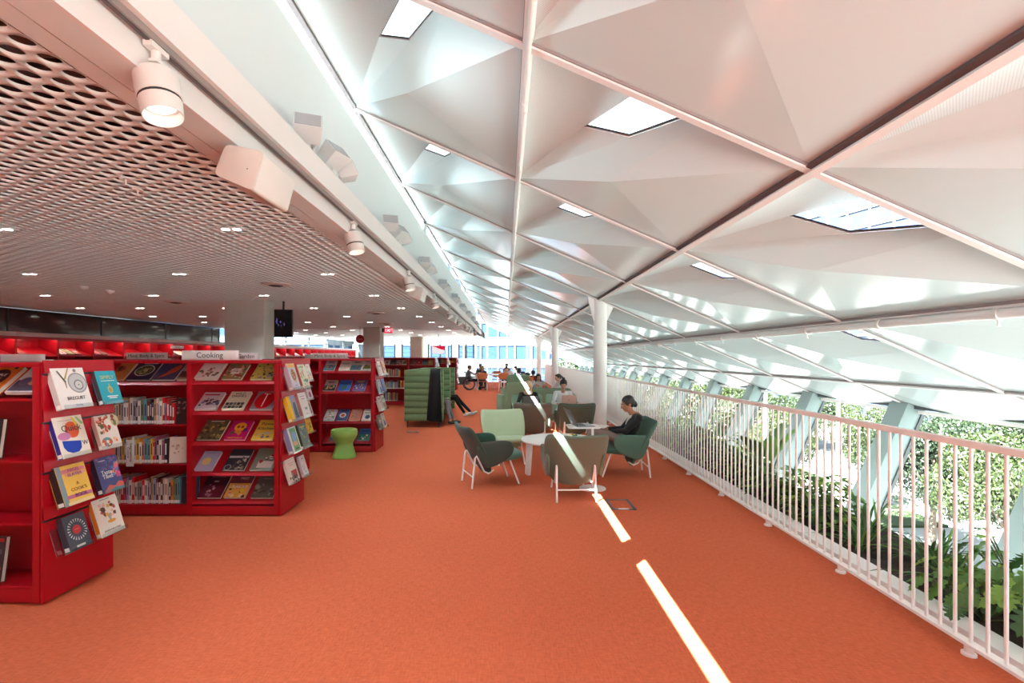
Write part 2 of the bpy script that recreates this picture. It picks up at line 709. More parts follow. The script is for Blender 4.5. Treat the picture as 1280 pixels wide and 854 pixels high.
# ---------------------------------------------------------------- bulkhead, track, upper wall
m = MB()
m.box(XE - 0.02, XE, -8, 27, ZC - 0.004, 2.78)          # white reveal
m.box(XE - 0.02, -1.36, -8, 27, 2.78, 2.80)             # soffit of the upper fascia
m.box(-1.385, -1.36, -8, 27, 2.80, 2.94)                # upper fascia
m.box(-1.70, -1.36, -8, 27, 2.94, 2.955)                # ledge top
m.box(-1.70, -1.36, 27, 27.05, ZC - 0.004, 2.955)
st(m, 'trim_4', M_WHITE)
m = MB()
m.box(XE + 0.012, XE + 0.052, -8, 26.9, 2.752, 2.78)
st(m, 'trim_5', M_TRACK)
m = MB()
m.box(XE + 0.024, XE + 0.040, -8, 26.9, 2.746, 2.756)
st(m, 'trim_6', M_GAP)
m = MB()
m.box(-1.72, -1.63, -8, 27, 2.955, 4.02)
st(m, 'wall_left_upper', M_WALL)
# clerestory strip: glass panes between mullions, one pane per bay, wide piers every fourth bay
ZG0, ZG1 = 4.02, 4.165
for k in range(-4, 14):
    y0 = 0.72 + 2.25 * k
    y1 = y0 + 2.25
    if k % 4 == 0:
        mm = MB()
        mm.box(-1.70, -1.62, y0 - 0.17, y0 + 0.17, ZG0, ZG1 + 0.06)
        st(mm, 'clerestory_pier', M_WALL)
        y0 += 0.17
    if (k + 1) % 4 == 0:
        y1 -= 0.17
    mm = MB()
    mm.box(-1.668, -1.66, y0, y1, ZG0, ZG1)
    w = st(mm, 'window_%d' % (k + 5), M_GLASS)
m = MB()
m.box(-1.645, -1.60, -8, 41, ZG1, ZG1 + 0.03)
st(m, 'trim_7', M_GAP)
m = MB()
m.box(-1.66, -1.60, -8, 41, ZG1 + 0.03, ZG1 + 0.10)
st(m, 'trim_8', M_WHITE)

# ---------------------------------------------------------------- folded roof
XS = [-1.63 + 1.75 * c for c in range(5)]
YS = [2.97 + 2.25 * r for r in range(-4, 18)]
facets = MB()
SREL = [(0.55, 1.158, 0.277), (1.216, 0.10, 0.610), (1.349, 0.10, 0.293), (0.865, 0.868, 0.193)]


def rp(x, y, dz=0.0):
    return (x, y, RZ(x) + dz)


def cell(m, x0, y0):
    x1, y1 = x0 + 1.75, y0 + 2.25
    A, B, C, D = rp(x0, y0), rp(x1, y0), rp(x1, y1), rp(x0, y1)
    Pp = (x0 + 0.783, y0 + 1.195, RZ(x0 + 0.783) - 0.080)
    S = [(x0 + a, y0 + b, RZ(x0 + a) + h) for a, b, h in SREL]
    v = [A, B, C, D, Pp] + S
    # A0 B1 C2 D3 P4 S1=5 S2=6 S3=7 S4=8
    m.add(v, [(3, 4, 2), (4, 1, 2), (0, 3, 5, 6), (3, 4, 8, 5), (4, 1, 7, 8), (0, 1, 7, 6)], [0, 0, 2, 1, 1, 1])


for c in range(4):
    for y in YS[:-1]:
        cell(facets, XS[c], y)
# lowest strip of flat triangular panels down to the eaves
XB, ZB = 6.2, RZ(6.2)
for i in range(len(YS) - 1):
    y0, y1 = YS[i], YS[i + 1]
    a, b = rp(XS[4], y0), rp(XS[4], y1)
    c_, d_ = (XB, y0, ZB), (XB, y1, ZB)
    mid = (XB, (y0 + y1) / 2, ZB - 0.10)
    facets.add([a, b, c_, d_, mid], [(0, 1, 4), (0, 4, 2), (1, 3, 4)], [0, 0, 0])
st(facets, 'ceiling_folded', [M_ROOF, M_ROOFM, M_MICRO])

NV = Vector((0.4375, 0, 1)).normalized()
ribs_w, ribs_g = MB(), MB()
for y in YS:
    p0, p1 = rp(XS[0], y), (XB, y, ZB)
    ribs_w.bar(p0, p1, 0.055, 0.05, up=NV, off=-0.005)
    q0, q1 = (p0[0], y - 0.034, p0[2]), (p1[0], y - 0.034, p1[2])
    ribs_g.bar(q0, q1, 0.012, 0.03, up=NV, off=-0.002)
st(ribs_w, 'trim_9', M_WHITE)
st(ribs_g, 'trim_10', M_GAPL)
bm_w, bm_g, bm_l = MB(), MB(), MB()
for c, wid, gap in ((1, 0.05, 0.010), (2, 0.05, 0.034), (3, 0.05, 0.012), (4, 0.03, 0.008)):
    x = XS[c]
    n0, n1 = Vector(rp(x, YS[0])), Vector(rp(x, YS[-1]))
    sd = Vector((1, 0, -0.4375)).normalized()
    bm_w.bar(n0 + sd * (wid / 2), n1 + sd * (wid / 2), wid, 0.06, up=NV, off=-0.012)
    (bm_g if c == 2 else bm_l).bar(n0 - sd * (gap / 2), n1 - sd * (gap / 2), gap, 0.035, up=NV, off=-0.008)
st(bm_w, 'trim_11', M_WHITE)
st(bm_g, 'trim_12', M_GAP)
st(bm_l, 'trim_52', M_GAPL)
m = MB()
m.bar((XB + 0.02, YS[0], ZB - 0.03), (XB + 0.02, YS[-1], ZB - 0.03), 0.10, 0.06)
st(m, 'trim_13', M_STEEL)
m = MB()
m.bar((XB + 0.06, YS[0], ZB - 0.11), (XB + 0.06, YS[-1], ZB - 0.11), 0.06, 0.05)
st(m, 'trim_14', M_WHITE)

# skylights, one window per coffer with its frame
sk_proto = None
kk = 100
for c in range(4):
    for y in YS[2:17]:
        if sk_proto is None:
            mm = MB()
            S = [(a, b, h - 0.4375 * a) for a, b, h in SREL]
            top = [(p[0], p[1], p[2] + 0.012) for p in S]
            mm.add(S + top, [(0, 1, 2, 3), (7, 6, 5, 4), (0, 4, 5, 1), (1, 5, 6, 2), (2, 6, 7, 3), (3, 7, 4, 0)])
            sk_proto = st(mm, 'window_100', M_SKYGL)
            mf = MB()
            for i in range(4):
                a, b = Vector(S[i]), Vector(S[(i + 1) % 4])
                mf.bar(a + Vector((0, 0, .012)), b + Vector((0, 0, .012)), 0.014, 0.02)
            sk_frame = mf.build('window_frame', mat('skylight_frame', (150, 142, 143), 0.5), parent=sk_proto)
            o = sk_proto
            # dark blind cassette along the left edge
        else:
            o = dup(sk_proto)
            o.name = 'window_%d' % kk
        o.location = (XS[c], y, RZ(XS[c]))
        kk += 1

# pipes along the roof lines, each with sprinkler heads
def pipe_run(name, label, x, dz, r, y0, y1, dx):
    zz = RZ(x) + dz
    root = thing(name, label, 'pipe', (x + dx, y0, zz))
    mm = MB()
    mm.tube([(0, 0, 0), (0, y1 - y0, 0)], r, 12)
    mm.build('pipe_body', M_WHITE, root, smooth=True)
    y = 1.3
    while y < 20:
        h = MB()
        h.lathe([(r * 1.25, -0.02), (r * 1.25, 0.02)], 12, xf=Matrix.Translation((0, y - y0, 0)) @ Matrix.Rotation(PI / 2, 4, 'X'))
        h.lathe([(0.012, -r - 0.055), (0.016, -r - 0.05), (0.006, -r - 0.045), (0.006, -r - 0.02), (0.012, -r)], 8, xf=Matrix.Translation((0, y - y0, 0)))
        h.build('sprinkler_head', M_CHROME if False else M_FIX, root, smooth=True)
        y += 1.125
    return root


pipe_run('sprinkler_pipe', 'slim white pipe running under the high beam at mid ceiling', XS[1], -0.07, 0.016, -6, 40, 0.02)
pipe_run('sprinkler_pipe', 'thick white pipe running along the low side of the folded ceiling', XS[3], -0.085, 0.038, -6, 40, 0.0)

# ---------------------------------------------------------------- columns
for yc in (9.82, 18.8, 27.8, 36.8):
    m = MB()
    zt = RZ(1.92)
    m.lathe([(0.135, -0.2 if yc < 29 else -8), (0.135, zt + 0.02)], 32, xf=Matrix.Translation((1.92, yc, 0)))
    # flared fins under the beam
    for dx in (-1, 1):
        xt = 1.92 + dx * 0.27
        m.add([(1.92, yc - 0.05, zt - 0.42), (1.92 + dx * .132, yc - 0.05, zt - 0.42), (xt, yc - 0.05, RZ(xt) - 0.0), (1.92, yc - 0.05, zt),
               (1.92, yc + 0.05, zt - 0.42), (1.92 + dx * .132, yc + 0.05, zt - 0.42), (xt, yc + 0.05, RZ(xt) - 0.0), (1.92, yc + 0.05, zt)],
              [(0, 1, 2, 3), (7, 6, 5, 4), (1, 5, 6, 2), (0, 4, 5, 1), (2, 6, 7, 3)])
    st(m, 'column_round', M_WHITE, smooth=True)
for x0, x1, y0, y1 in ((-5.72, -4.90, 9.82, 10.24), (-5.54, -4.89, 18.8, 19.4), (-5.50, -4.83, 27.8, 28.4)):
    m = MB()
    m.box(x0, x1, y0, y1, 0, ZC + 0.3)
    st(m, 'column_concrete', M_CONC, bevel=0.01)

# unseen wall added behind the library side to cut light; roof side left open
m = MB()
m.box(-11.7, -1.44, -8.0, -7.8, -0.3, ZC)
st(m, 'wall_back', M_WALL)

# ---------------------------------------------------------------- left wall: dark glazing over the shelves, bright windows further on
M_DGLASS = mat('dark_glazing', (58, 46, 48), 0.08, spec=0.7, var=0.1, vscale=0.6)
m = MB()
m.box(-11.7, -11.5, -8, 20.0, -0.3, 2.02)
m.box(-11.7, -11.5, 20.0, 37.5, -0.3, 2.02)
st(m, 'wall_left', M_WALL)
m = MB()
m.box(-11.62, -11.56, -8, 19.5, 2.02, ZC)
st(m, 'window_20', M_DGLASS)
m = MB()
m.box(-11.58, -11.5, -8, 37.5, 2.02, 2.06)
for yy in np.arange(-7, 19.5, 2.6):
    m.box(-11.57, -11.55, yy, yy + 0.03, 2.02, ZC)
st(m, 'trim_15', M_DARK)
for i in range(6):
    y0 = 19.5 + 3 * i
    m = MB()
    m.box(-11.62, -11.60, y0 + 0.05, y0 + 2.95, 2.02, ZC)
    w = st(m, 'window_%d' % (21 + i), M_GLASS)
    f = MB()
    f.box(-11.64, -11.56, y0 - 0.05, y0 + 0.05, 2.02, ZC)
    f.box(-11.62, -11.58, y0, y0 + 3, 2.30, 2.33)
    f.build('window_frame', M_STEEL, w)

# far wall behind the shelves with dark framed windows, and the glazed end wall
m = MB()
m.box(-11.7, -2.4, 37.4, 37.6, -0.3, 1.35)
m.box(-11.7, -1.5, 37.4, 37.6, 2.46, 3.3)
for xx in (-11.6, -8.3, -6.25, -3.9):
    m.box(xx - 0.22, xx + 0.22, 37.4, 37.6, 1.35, 2.46)
st(m, 'wall_far', M_WALL)
for i, (xa, xb) in enumerate(((-11.38, -8.52), (-8.08, -6.47), (-6.03, -4.12), (-3.68, -2.42))):
    m = MB()
    m.box(xa, xb, 37.49, 37.51, 1.35, 2.46)
    w = st(m, 'window_%d' % (30 + i), M_GLASS)
    f = MB()
    for xx in (xa + .06, xb - .06, (xa + xb) / 2):
        f.box(xx - 0.06, xx + 0.06, 37.44, 37.54, 1.35, 2.46)
    for zz in np.arange(1.5, 2.46, 0.3):
        f.box(xa, xb, 37.46, 37.52, zz, zz + 0.035)
    f.build('window_frame', M_STEEL, w)
wn = 40
xs = [-2.4, -1.5, 0.1, 1.7, 3.3, 4.9, 6.5]
for i in range(len(xs) - 1):
    m = MB()
    zt0, zt1 = min(RZ(xs[i]), 4.2) + .1, min(RZ(xs[i + 1]), 4.2) + .1
    m.add([(xs[i], END, -6), (xs[i + 1], END, -6), (xs[i + 1], END, zt1), (xs[i], END, zt0)], [(0, 1, 2, 3)])
    w = st(m, 'window_%d' % wn, M_GLASS)
    wn += 1
    f = MB()
    f.box(xs[i] - 0.06, xs[i] + 0.06, END - 0.12, END + 0.02, -6, zt0)
    for zz in (-2.2, 0.0, 1.1, 2.45):
        if zz < zt1:
            f.box(xs[i], xs[i + 1], END - 0.1, END, zz - 0.04, zz + 0.04)
    f.build('window_frame', M_WHITE, w)

# ---------------------------------------------------------------- right glazed facade with leaning struts
def fx(z):
    return XB + 0.02 + 0.41 * (z - ZB)


stn = 60
for i, y in enumerate(YS):
    if y < 1 or y > 40:
        continue
    m = MB()
    zb = -5.2
    m.bar((fx(zb) - .12, y, zb), (fx(ZB) - .02, y, ZB - .02), 0.34, 0.26, up=(1, 0, 0))
    st(m, 'facade_strut', M_STRUT, bevel=0.006)
    f = MB()
    f.bar((fx(zb) + .05, y, zb), (fx(ZB) + .14, y, ZB), 0.38, 0.05, up=(1, 0, 0))
    st(f, 'trim_%d' % (20 + i), M_STEEL)
    if i + 1 < len(YS):
        g = MB()
        y1 = YS[i + 1]
        g.add([(fx(zb) + .1, y, zb), (fx(zb) + .1, y1, zb), (fx(ZB) + .12, y1, ZB), (fx(ZB) + .12, y, ZB)], [(0, 1, 2, 3)])
        st(g, 'window_%d' % stn, M_GLASS)
        stn += 1
m = MB()
m.bar((fx(-2.6) + .1, 0, -2.6), (fx(-2.6) + .1, 40, -2.6), 0.06, 0.10)
st(m, 'trim_50', M_WHITE)

# ---------------------------------------------------------------- railings
def railing(label, x, y0, y1, nmax, rot=0.0, loc=None):
    root = thing('balustrade', label, 'railing', loc or (x, y0, 0), rot)
    L = y1 - y0
    mm = MB()
    mm.box(-0.02, 0.02, 0, L, 1.045, 1.08)
    mm.build('top_rail', M_RAIL, root, bevel=0.004)
    mm = MB()
    mm.box(-0.025, 0.025, 0, L, 0.05, 0.068)
    mm.build('bottom_rail', M_RAIL, root, bevel=0.003)
    y = 0.055
    proto = None
    ys = []
    while y < L:
        ys.append(y)
        y += 0.0855
    y_in = 2.0 - y0 if loc is None else 0.0          # bars nearer than this stand outside the picture
    pre = [v for v in ys if v < y_in]
    near = [v for v in ys if v >= y_in][:nmax]
    ys = near + [v for v in ys if v >= y_in][nmax:] + pre
    for yy in near:
        if proto is None:
            b = MB()
            b.tube([(0, 0, 0.06), (0, 0, 1.05)], 0.0085, 8)
            proto = b.build('baluster', M_RAIL, root, smooth=True)
            proto.location = (0, yy, 0)
        else:
            o = proto.copy()
            COL.objects.link(o)
            o.parent = root
            o.location = (0, yy, 0)
    if ys[nmax:]:
        b = MB()
        for yy in ys[nmax:]:
            b.tube([(0, yy, 0.06), (0, yy, 1.05)], 0.0085, 6)
        b.build('far_balusters', M_RAIL, root, smooth=True, kind='stuff')
    y = 0.61
    while y < L:
        b = MB()
        b.lathe([(0.032, 0.0), (0.032, 0.012), (0.02, 0.016), (0.02, 0.052)], 12, xf=Matrix.Translation((0, y, 0)))
        b.build('foot', M_RAIL, root, smooth=True)
        y += 0.93
    return root


railing('long white railing of thin upright bars in front of the planter', 2.33, -0.97, 28.9, 99)
b = railing('distant white railing across the floor end below the glazed end wall', 0, 0.0, 8.3, 99, rot=PI / 2, loc=(2.28, 28.95, 0))

# floor boxes
def floor_box(label, px, py, w, dpt):
    x, y, _ = at(px, py, H * F / (py - CY))
    root = thing('floor_box', label, 'floor box', (x, y, 0))
    mm = MB()
    t = 0.035
    mm.box(-w / 2, w / 2, -dpt / 2, -dpt / 2 + t, 0, 0.006)
    mm.box(-w / 2, w / 2, dpt / 2 - t, dpt / 2, 0, 0.006)
    mm.box(-w / 2, -w / 2 + t, -dpt / 2, dpt / 2, 0, 0.006)
    mm.box(w / 2 - t, w / 2, -dpt / 2, dpt / 2, 0, 0.006)
    mm.build('frame', mat('floorbox_steel', (120, 112, 116), 0.35, metal=0.6), root, bevel=0.002)
    mm = MB()
    mm.box(-w / 2 + t, w / 2 - t, -dpt / 2 + t, dpt / 2 - t, 0, 0.003)
    mm.build('lid', M_CARPET, root)
    mm = MB()
    mm.box(-0.05, 0.05, -dpt / 2 + 0.004, -dpt / 2 + 0.028, 0.006, 0.009)
    mm.build('latch', flat((235, 232, 230)), root)


floor_box('square steel framed floor box on the carpet behind the front armchair', 775, 631, 0.25, 0.34)
floor_box('small dark floor box on the carpet beside the green booth', 517, 540, 0.22, 0.2)
# ================================================================== BOOKS AND SHELVES
def face_book(label, w, h, t, front, art=(), spine=None, loc=(0, 0, 0), rot=(0, 0, 0), group=None, pages=True, sticker=True):
    """a book seen from the front: origin at the bottom centre of its back, front towards -y"""
    mb = MB()
    c = 0.003
    mb.box(-w / 2, w / 2, -t, -t + c, 0, h, 0)
    mb.box(-w / 2, w / 2, -c, 0, 0, h, 0)
    mb.box(-w / 2, -w / 2 + c, -t + c, -c, 0, h, 1)
    o = mb.build('book', [flat(front, 0.35), flat(spine or front, 0.35)])
    o.location = loc
    o.rotation_euler = rot
    tag(o, label, 'book', group)
    if pages:
        p = MB()
        p.box(-w / 2 + c, w / 2 - 0.004, -t + c, -c, 0.004, h - 0.004)
        p.build('page_block', M_PAPER, o)
    if art:
        a = MB()
        mats, idx = [], {}

        def mi(col):
            mm = flat(col, 0.35)
            if mm.name not in idx:
                idx[mm.name] = len(mats)
                mats.append(mm)
            return idx[mm.name]
        lay = 0
        txt = []
        for s in art:
            lay += 1
            y = -t - 0.00025 * lay
            if s[0] == 'r':            # rect: cx, cz, w, h (fractions)
                _, x, z, ww, hh, col = s[:6]
                x, z, ww, hh = (x - .5) * w, z * h, ww * w, hh * h
                a.add([(x - ww / 2, y, z - hh / 2), (x + ww / 2, y, z - hh / 2), (x + ww / 2, y, z + hh / 2), (x - ww / 2, y, z + hh / 2)], [(0, 1, 2, 3)], mi(col))
            elif s[0] == 'd':          # disc: cx, cz, rx, rz (fractions of width)
                _, x, z, rx, rz, col = s[:6]
                x, z, rx, rz = (x - .5) * w, z * h, rx * w, rz * w
                n = 20
                a0 = s[6] if len(s) > 6 else 0
                a1 = s[7] if len(s) > 7 else 2 * PI
                full = len(s) <= 6
                vs = [(x, y, z)] + [(x + rx * math.cos(a0 + (a1 - a0) * k / n), y, z + rz * math.sin(a0 + (a1 - a0) * k / n)) for k in range(n + 1)]
                a.add(vs, [(0, k, k + 1) for k in range(1, n + 1)], mi(col))
            elif s[0] == 'p':          # polygon of fractions
                _, pts, col = s
                a.add([((px - .5) * w, y, pz * h) for px, pz in pts], [tuple(range(len(pts)))], mi(col))
            elif s[0] == 'b':          # blotches: cx, cz, rw, rh, n, colours
                _, x, z, ww, hh, n, cols = s
                rs = random.Random(int(x * 1000 + z * 77 + n * 13 + len(label)))
                for q in range(n):
                    yy = y - 0.00002 * q
                    bx_ = (x - .5 + (rs.random() - .5) * ww) * w
                    bz = (z + (rs.random() - .5) * hh) * h
                    r1 = rs.uniform(.04, .11) * w
                    n2 = rs.randint(4, 7)
                    ph = rs.random() * 6
                    vs = [(min(max(bx_ + r1 * rs.uniform(.6, 1.2) * math.cos(ph + 2 * PI * k / n2), -w / 2), w / 2), yy,
                           min(max(bz + r1 * rs.uniform(.6, 1.2) * math.sin(ph + 2 * PI * k / n2), 0), h)) for k in range(n2)]
                    a.add(vs, [tuple(range(n2))], mi(rs.choice(cols)))
            elif s[0] == 't':          # text: cx, cz, size(fraction of w), string, colour
                txt.append((s, y - 0.0008))
        if a.f:
            a.build('cover_art', mats, o)
        for s, y in txt:
            _, x, z, sz, body, col = s
            text(body, sz * w, flat(col, 0.4), o, ((x - .5) * w, y, z * h), (PI / 2, 0, 0))
    if sticker:
        q = MB()
        q.box(-w / 2 - 0.0006, -w / 2, -t * .85, -t * .15, 0.006, 0.03)
        q.build('spine_sticker', flat((236, 232, 228)), o)
    return o


CREAM, WHITE_, INK = (238, 228, 214), (240, 236, 232), (40, 38, 40)


def gen_art(kind, rs):
    """a generic cover design for the smaller display copies"""
    pal = [(204, 84, 60), (232, 178, 72), (70, 120, 96), (60, 84, 140), (150, 60, 110), (230, 222, 206), (40, 40, 46), (120, 140, 70), (196, 150, 120), (84, 150, 170)]
    rs.shuffle(pal)
    if kind == 0:
        return [('b', .5, .38, .8, .5, 22, pal[:4]), ('r', .5, .86, .7, .05, pal[4]), ('r', .5, .78, .5, .03, pal[4])]
    if kind == 1:
        return [('d', .5, .45, .3, .3, pal[0]), ('d', .5, .45, .2, .2, pal[1]), ('r', .5, .86, .6, .06, pal[2]), ('r', .5, .1, .4, .03, pal[2])]
    if kind == 2:
        return [('r', .5, .25, 1, .5, pal[0]), ('b', .5, .28, .8, .3, 12, pal[1:4]), ('r', .5, .8, .6, .05, INK), ('r', .5, .72, .45, .03, INK)]
    if kind == 3:
        return [('b', .5, .5, .95, .95, 40, pal[:5]), ('r', .5, .52, .55, .24, WHITE_), ('r', .5, .56, .4, .03, INK), ('r', .5, .49, .3, .025, INK)]
    if kind == 4:
        return [('p', [(.1, .1), (.9, .15), (.7, .6), (.3, .55)], pal[0]), ('d', .6, .6, .18, .2, pal[1]), ('r', .4, .88, .5, .05, INK)]
    return [('r', .5, .7, .8, .04, INK), ('r', .5, .62, .55, .03, INK), ('d', .5, .3, .22, .26, pal[0])]


ANG = R(50)


def uright(label, x_right, y_front, nb, pitch, display, shelves, end=True, depth=0.52, h=1.465, left_levels=None, slats=(1.39, 1.095, 0.79, 0.50), name='bookcase'):
    """double sided red bookcase; bays counted from the right; local x=0 at its right end, y=0 at its front"""
    root = thing(name, label, 'bookcase', (x_right, y_front, 0))
    L = nb * pitch + 0.03
    t = 0.045
    m = MB()
    m.box(-L, -0.02, 0.012, depth - 0.012, 0.012, 0.095)
    m.build('plinth', M_RED, root, bevel=0.003)
    m = MB()
    m.box(-L, -0.03, 0.04, depth - 0.04, 0.0, 0.012)
    m.build('kick_base', M_BLACK, root)
    m = MB()
    m.box(-L, -0.012, 0.0, depth, h - 0.028, h)
    m.build('top', M_RED, root, bevel=0.003)
    m = MB()
    m.box(-L, -0.012, depth / 2 - 0.01, depth / 2 + 0.01, 0.09, h - 0.028)
    m.build('back_panel', M_RED, root)
    for i in range(nb + 1):
        xx = -0.03 - i * pitch
        m = MB()
        m.box(xx - t / 2, xx + t / 2, 0.0, depth, 0.012, h - 0.0285)
        m.build('upright', M_RED, root, bevel=0.003)
    for i in range(nb):
        xa, xb = -0.03 - (i + 1) * pitch + t / 2, -0.03 - i * pitch - t / 2
        lv = display if i == 0 and display else shelves
        disp = bool(i == 0 and display)
        for z in lv:
            if disp:
                m = MB()
                m.prism([(0, 0)] * 0 or [(0.012, z - 0.012), (0.030, z + 0.012), (0.03, z), (0.245, z + 0.185), (0.25, z + 0.17), (0.03, z - 0.012)], xa, xb,
                        xf=Matrix(((0, 1, 0, 0), (1, 0, 0, 0), (0, 0, 1, 0), (0, 0, 0, 1))))
                m.build('display_shelf', M_RED, root)
            elif z > 1.0 and i > 0:
                m = MB()
                m.prism([(0.012, z - 0.012), (0.030, z + 0.012), (0.03, z), (0.245, z + 0.175), (0.25, z + 0.16), (0.03, z - 0.012)], xa, xb,
                        xf=Matrix(((0, 1, 0, 0), (1, 0, 0, 0), (0, 0, 1, 0), (0, 0, 0, 1))))
                m.build('display_shelf', M_RED, root)
            else:
                m = MB()
                m.box(xa, xb, 0.012, depth / 2 - 0.012, z - 0.014, z)
                m.build('shelf', M_RED, root, bevel=0.002)
    if end:
        # end panel of overlapping boards with dark joints
        zz = [h] + list(slats) + [0.012]
        for i in range(len(zz) - 1):
            m = MB()
            m.add([(0, 0, zz[i + 1] + (0.008 if i < len(zz) - 2 else 0)), (0, depth, zz[i + 1] + (0.008 if i < len(zz) - 2 else 0)), (0, depth, zz[i]), (0, 0, zz[i]),
                   (0.016, 0, zz[i + 1] + (0.008 if i < len(zz) - 2 else 0)), (0.016, depth, zz[i + 1] + (0.008 if i < len(zz) - 2 else 0)), (0.012, depth, zz[i]), (0.012, 0, zz[i])],
                  [(0, 3, 2, 1), (4, 5, 6, 7), (0, 1, 5, 4), (1, 2, 6, 5), (2, 3, 7, 6), (3, 0, 4, 7)])
            m.build('end_board', M_REDL, root)
            if i < len(zz) - 2:
                zb = zz[i + 1]
                m = MB()
                m.box(-0.001, 0.0125, 0.004, depth - 0.004, zb - 0.006, zb + 0.008)
                m.build('joint_gap', M_BLACK, root)
                m = MB()
                m.add([(0.010, 0.0, zb + .012), (0.010, depth, zb + .012), (0.010, depth, zb + .088), (0.010, 0.0, zb + .088),
                       (0.024, 0.0, zb + .012), (0.024, depth, zb + .012), (0.0155, depth, zb + .088), (0.0155, 0.0, zb + .088)],
                      [(0, 3, 2, 1), (4, 5, 6, 7), (0, 1, 5, 4), (1, 2, 6, 5), (2, 3, 7, 6), (3, 0, 4, 7)])
                m.build('holder_rail', M_REDL, root)
    return root


def holder(root, x, y, z, w, h):
    """clear acrylic book holder on an end panel, a part of the bookcase"""
    m = MB()
    b = R(-17)
    xf = Matrix.Translation((x, y, z)) @ Matrix.Rotation(PI / 2, 4, 'Z') @ Matrix.Rotation(b, 4, 'X')
    m.box(-w / 2, w / 2, 0.001, 0.004, 0, h, xf=xf)
    m.box(-w / 2, w / 2, -0.05, 0.004, -0.004, -0.001, xf=xf)
    m.box(-w / 2, w / 2, -0.053, -0.05, -0.004, 0.022, xf=xf)
    m.build('book_holder', M_ACRYL, root)


U1 = uright('nearest red bookcase, its end panel with eight cookbooks facing the aisle', -2.80, 2.91, 4, 0.82, None, (1.245, 0.87, 0.49, 0.11))
U2 = uright('red bookcase under the Cooking sign with five sloped display shelves', -2.12, 4.53, 4, 0.82, (1.252, 0.964, 0.678, 0.39, 0.127), (1.245, 0.86, 0.49, 0.11))
U3 = uright('red bookcase set back behind the Cooking bookcase, mostly hidden by it', -2.62, 5.90, 4, 0.82, None, (1.245, 0.86, 0.49, 0.11))
U4 = uright('red bookcase with the green stool in front of it', -2.06, 7.57, 5, 0.82, (1.25, 0.93, 0.46, 0.147), (1.24, 0.87, 0.50, 0.11))
U5 = uright('red bookcase full of spines seen past the green booth', -2.22, 15.1, 6, 0.82, None, (1.22, 0.86, 0.49, 0.11))
U6 = uright('distant red bookcase just beyond the green booth, partly hidden', -2.25, 18.4, 5, 0.82, None, (1.22, 0.86, 0.49, 0.11))
U7 = uright('farthest red bookcase by the aisle, white book holders on its end', -2.20, 21.6, 5, 0.82, None, (1.22, 0.86, 0.49, 0.11))

XEP = 0.016 + 0.05
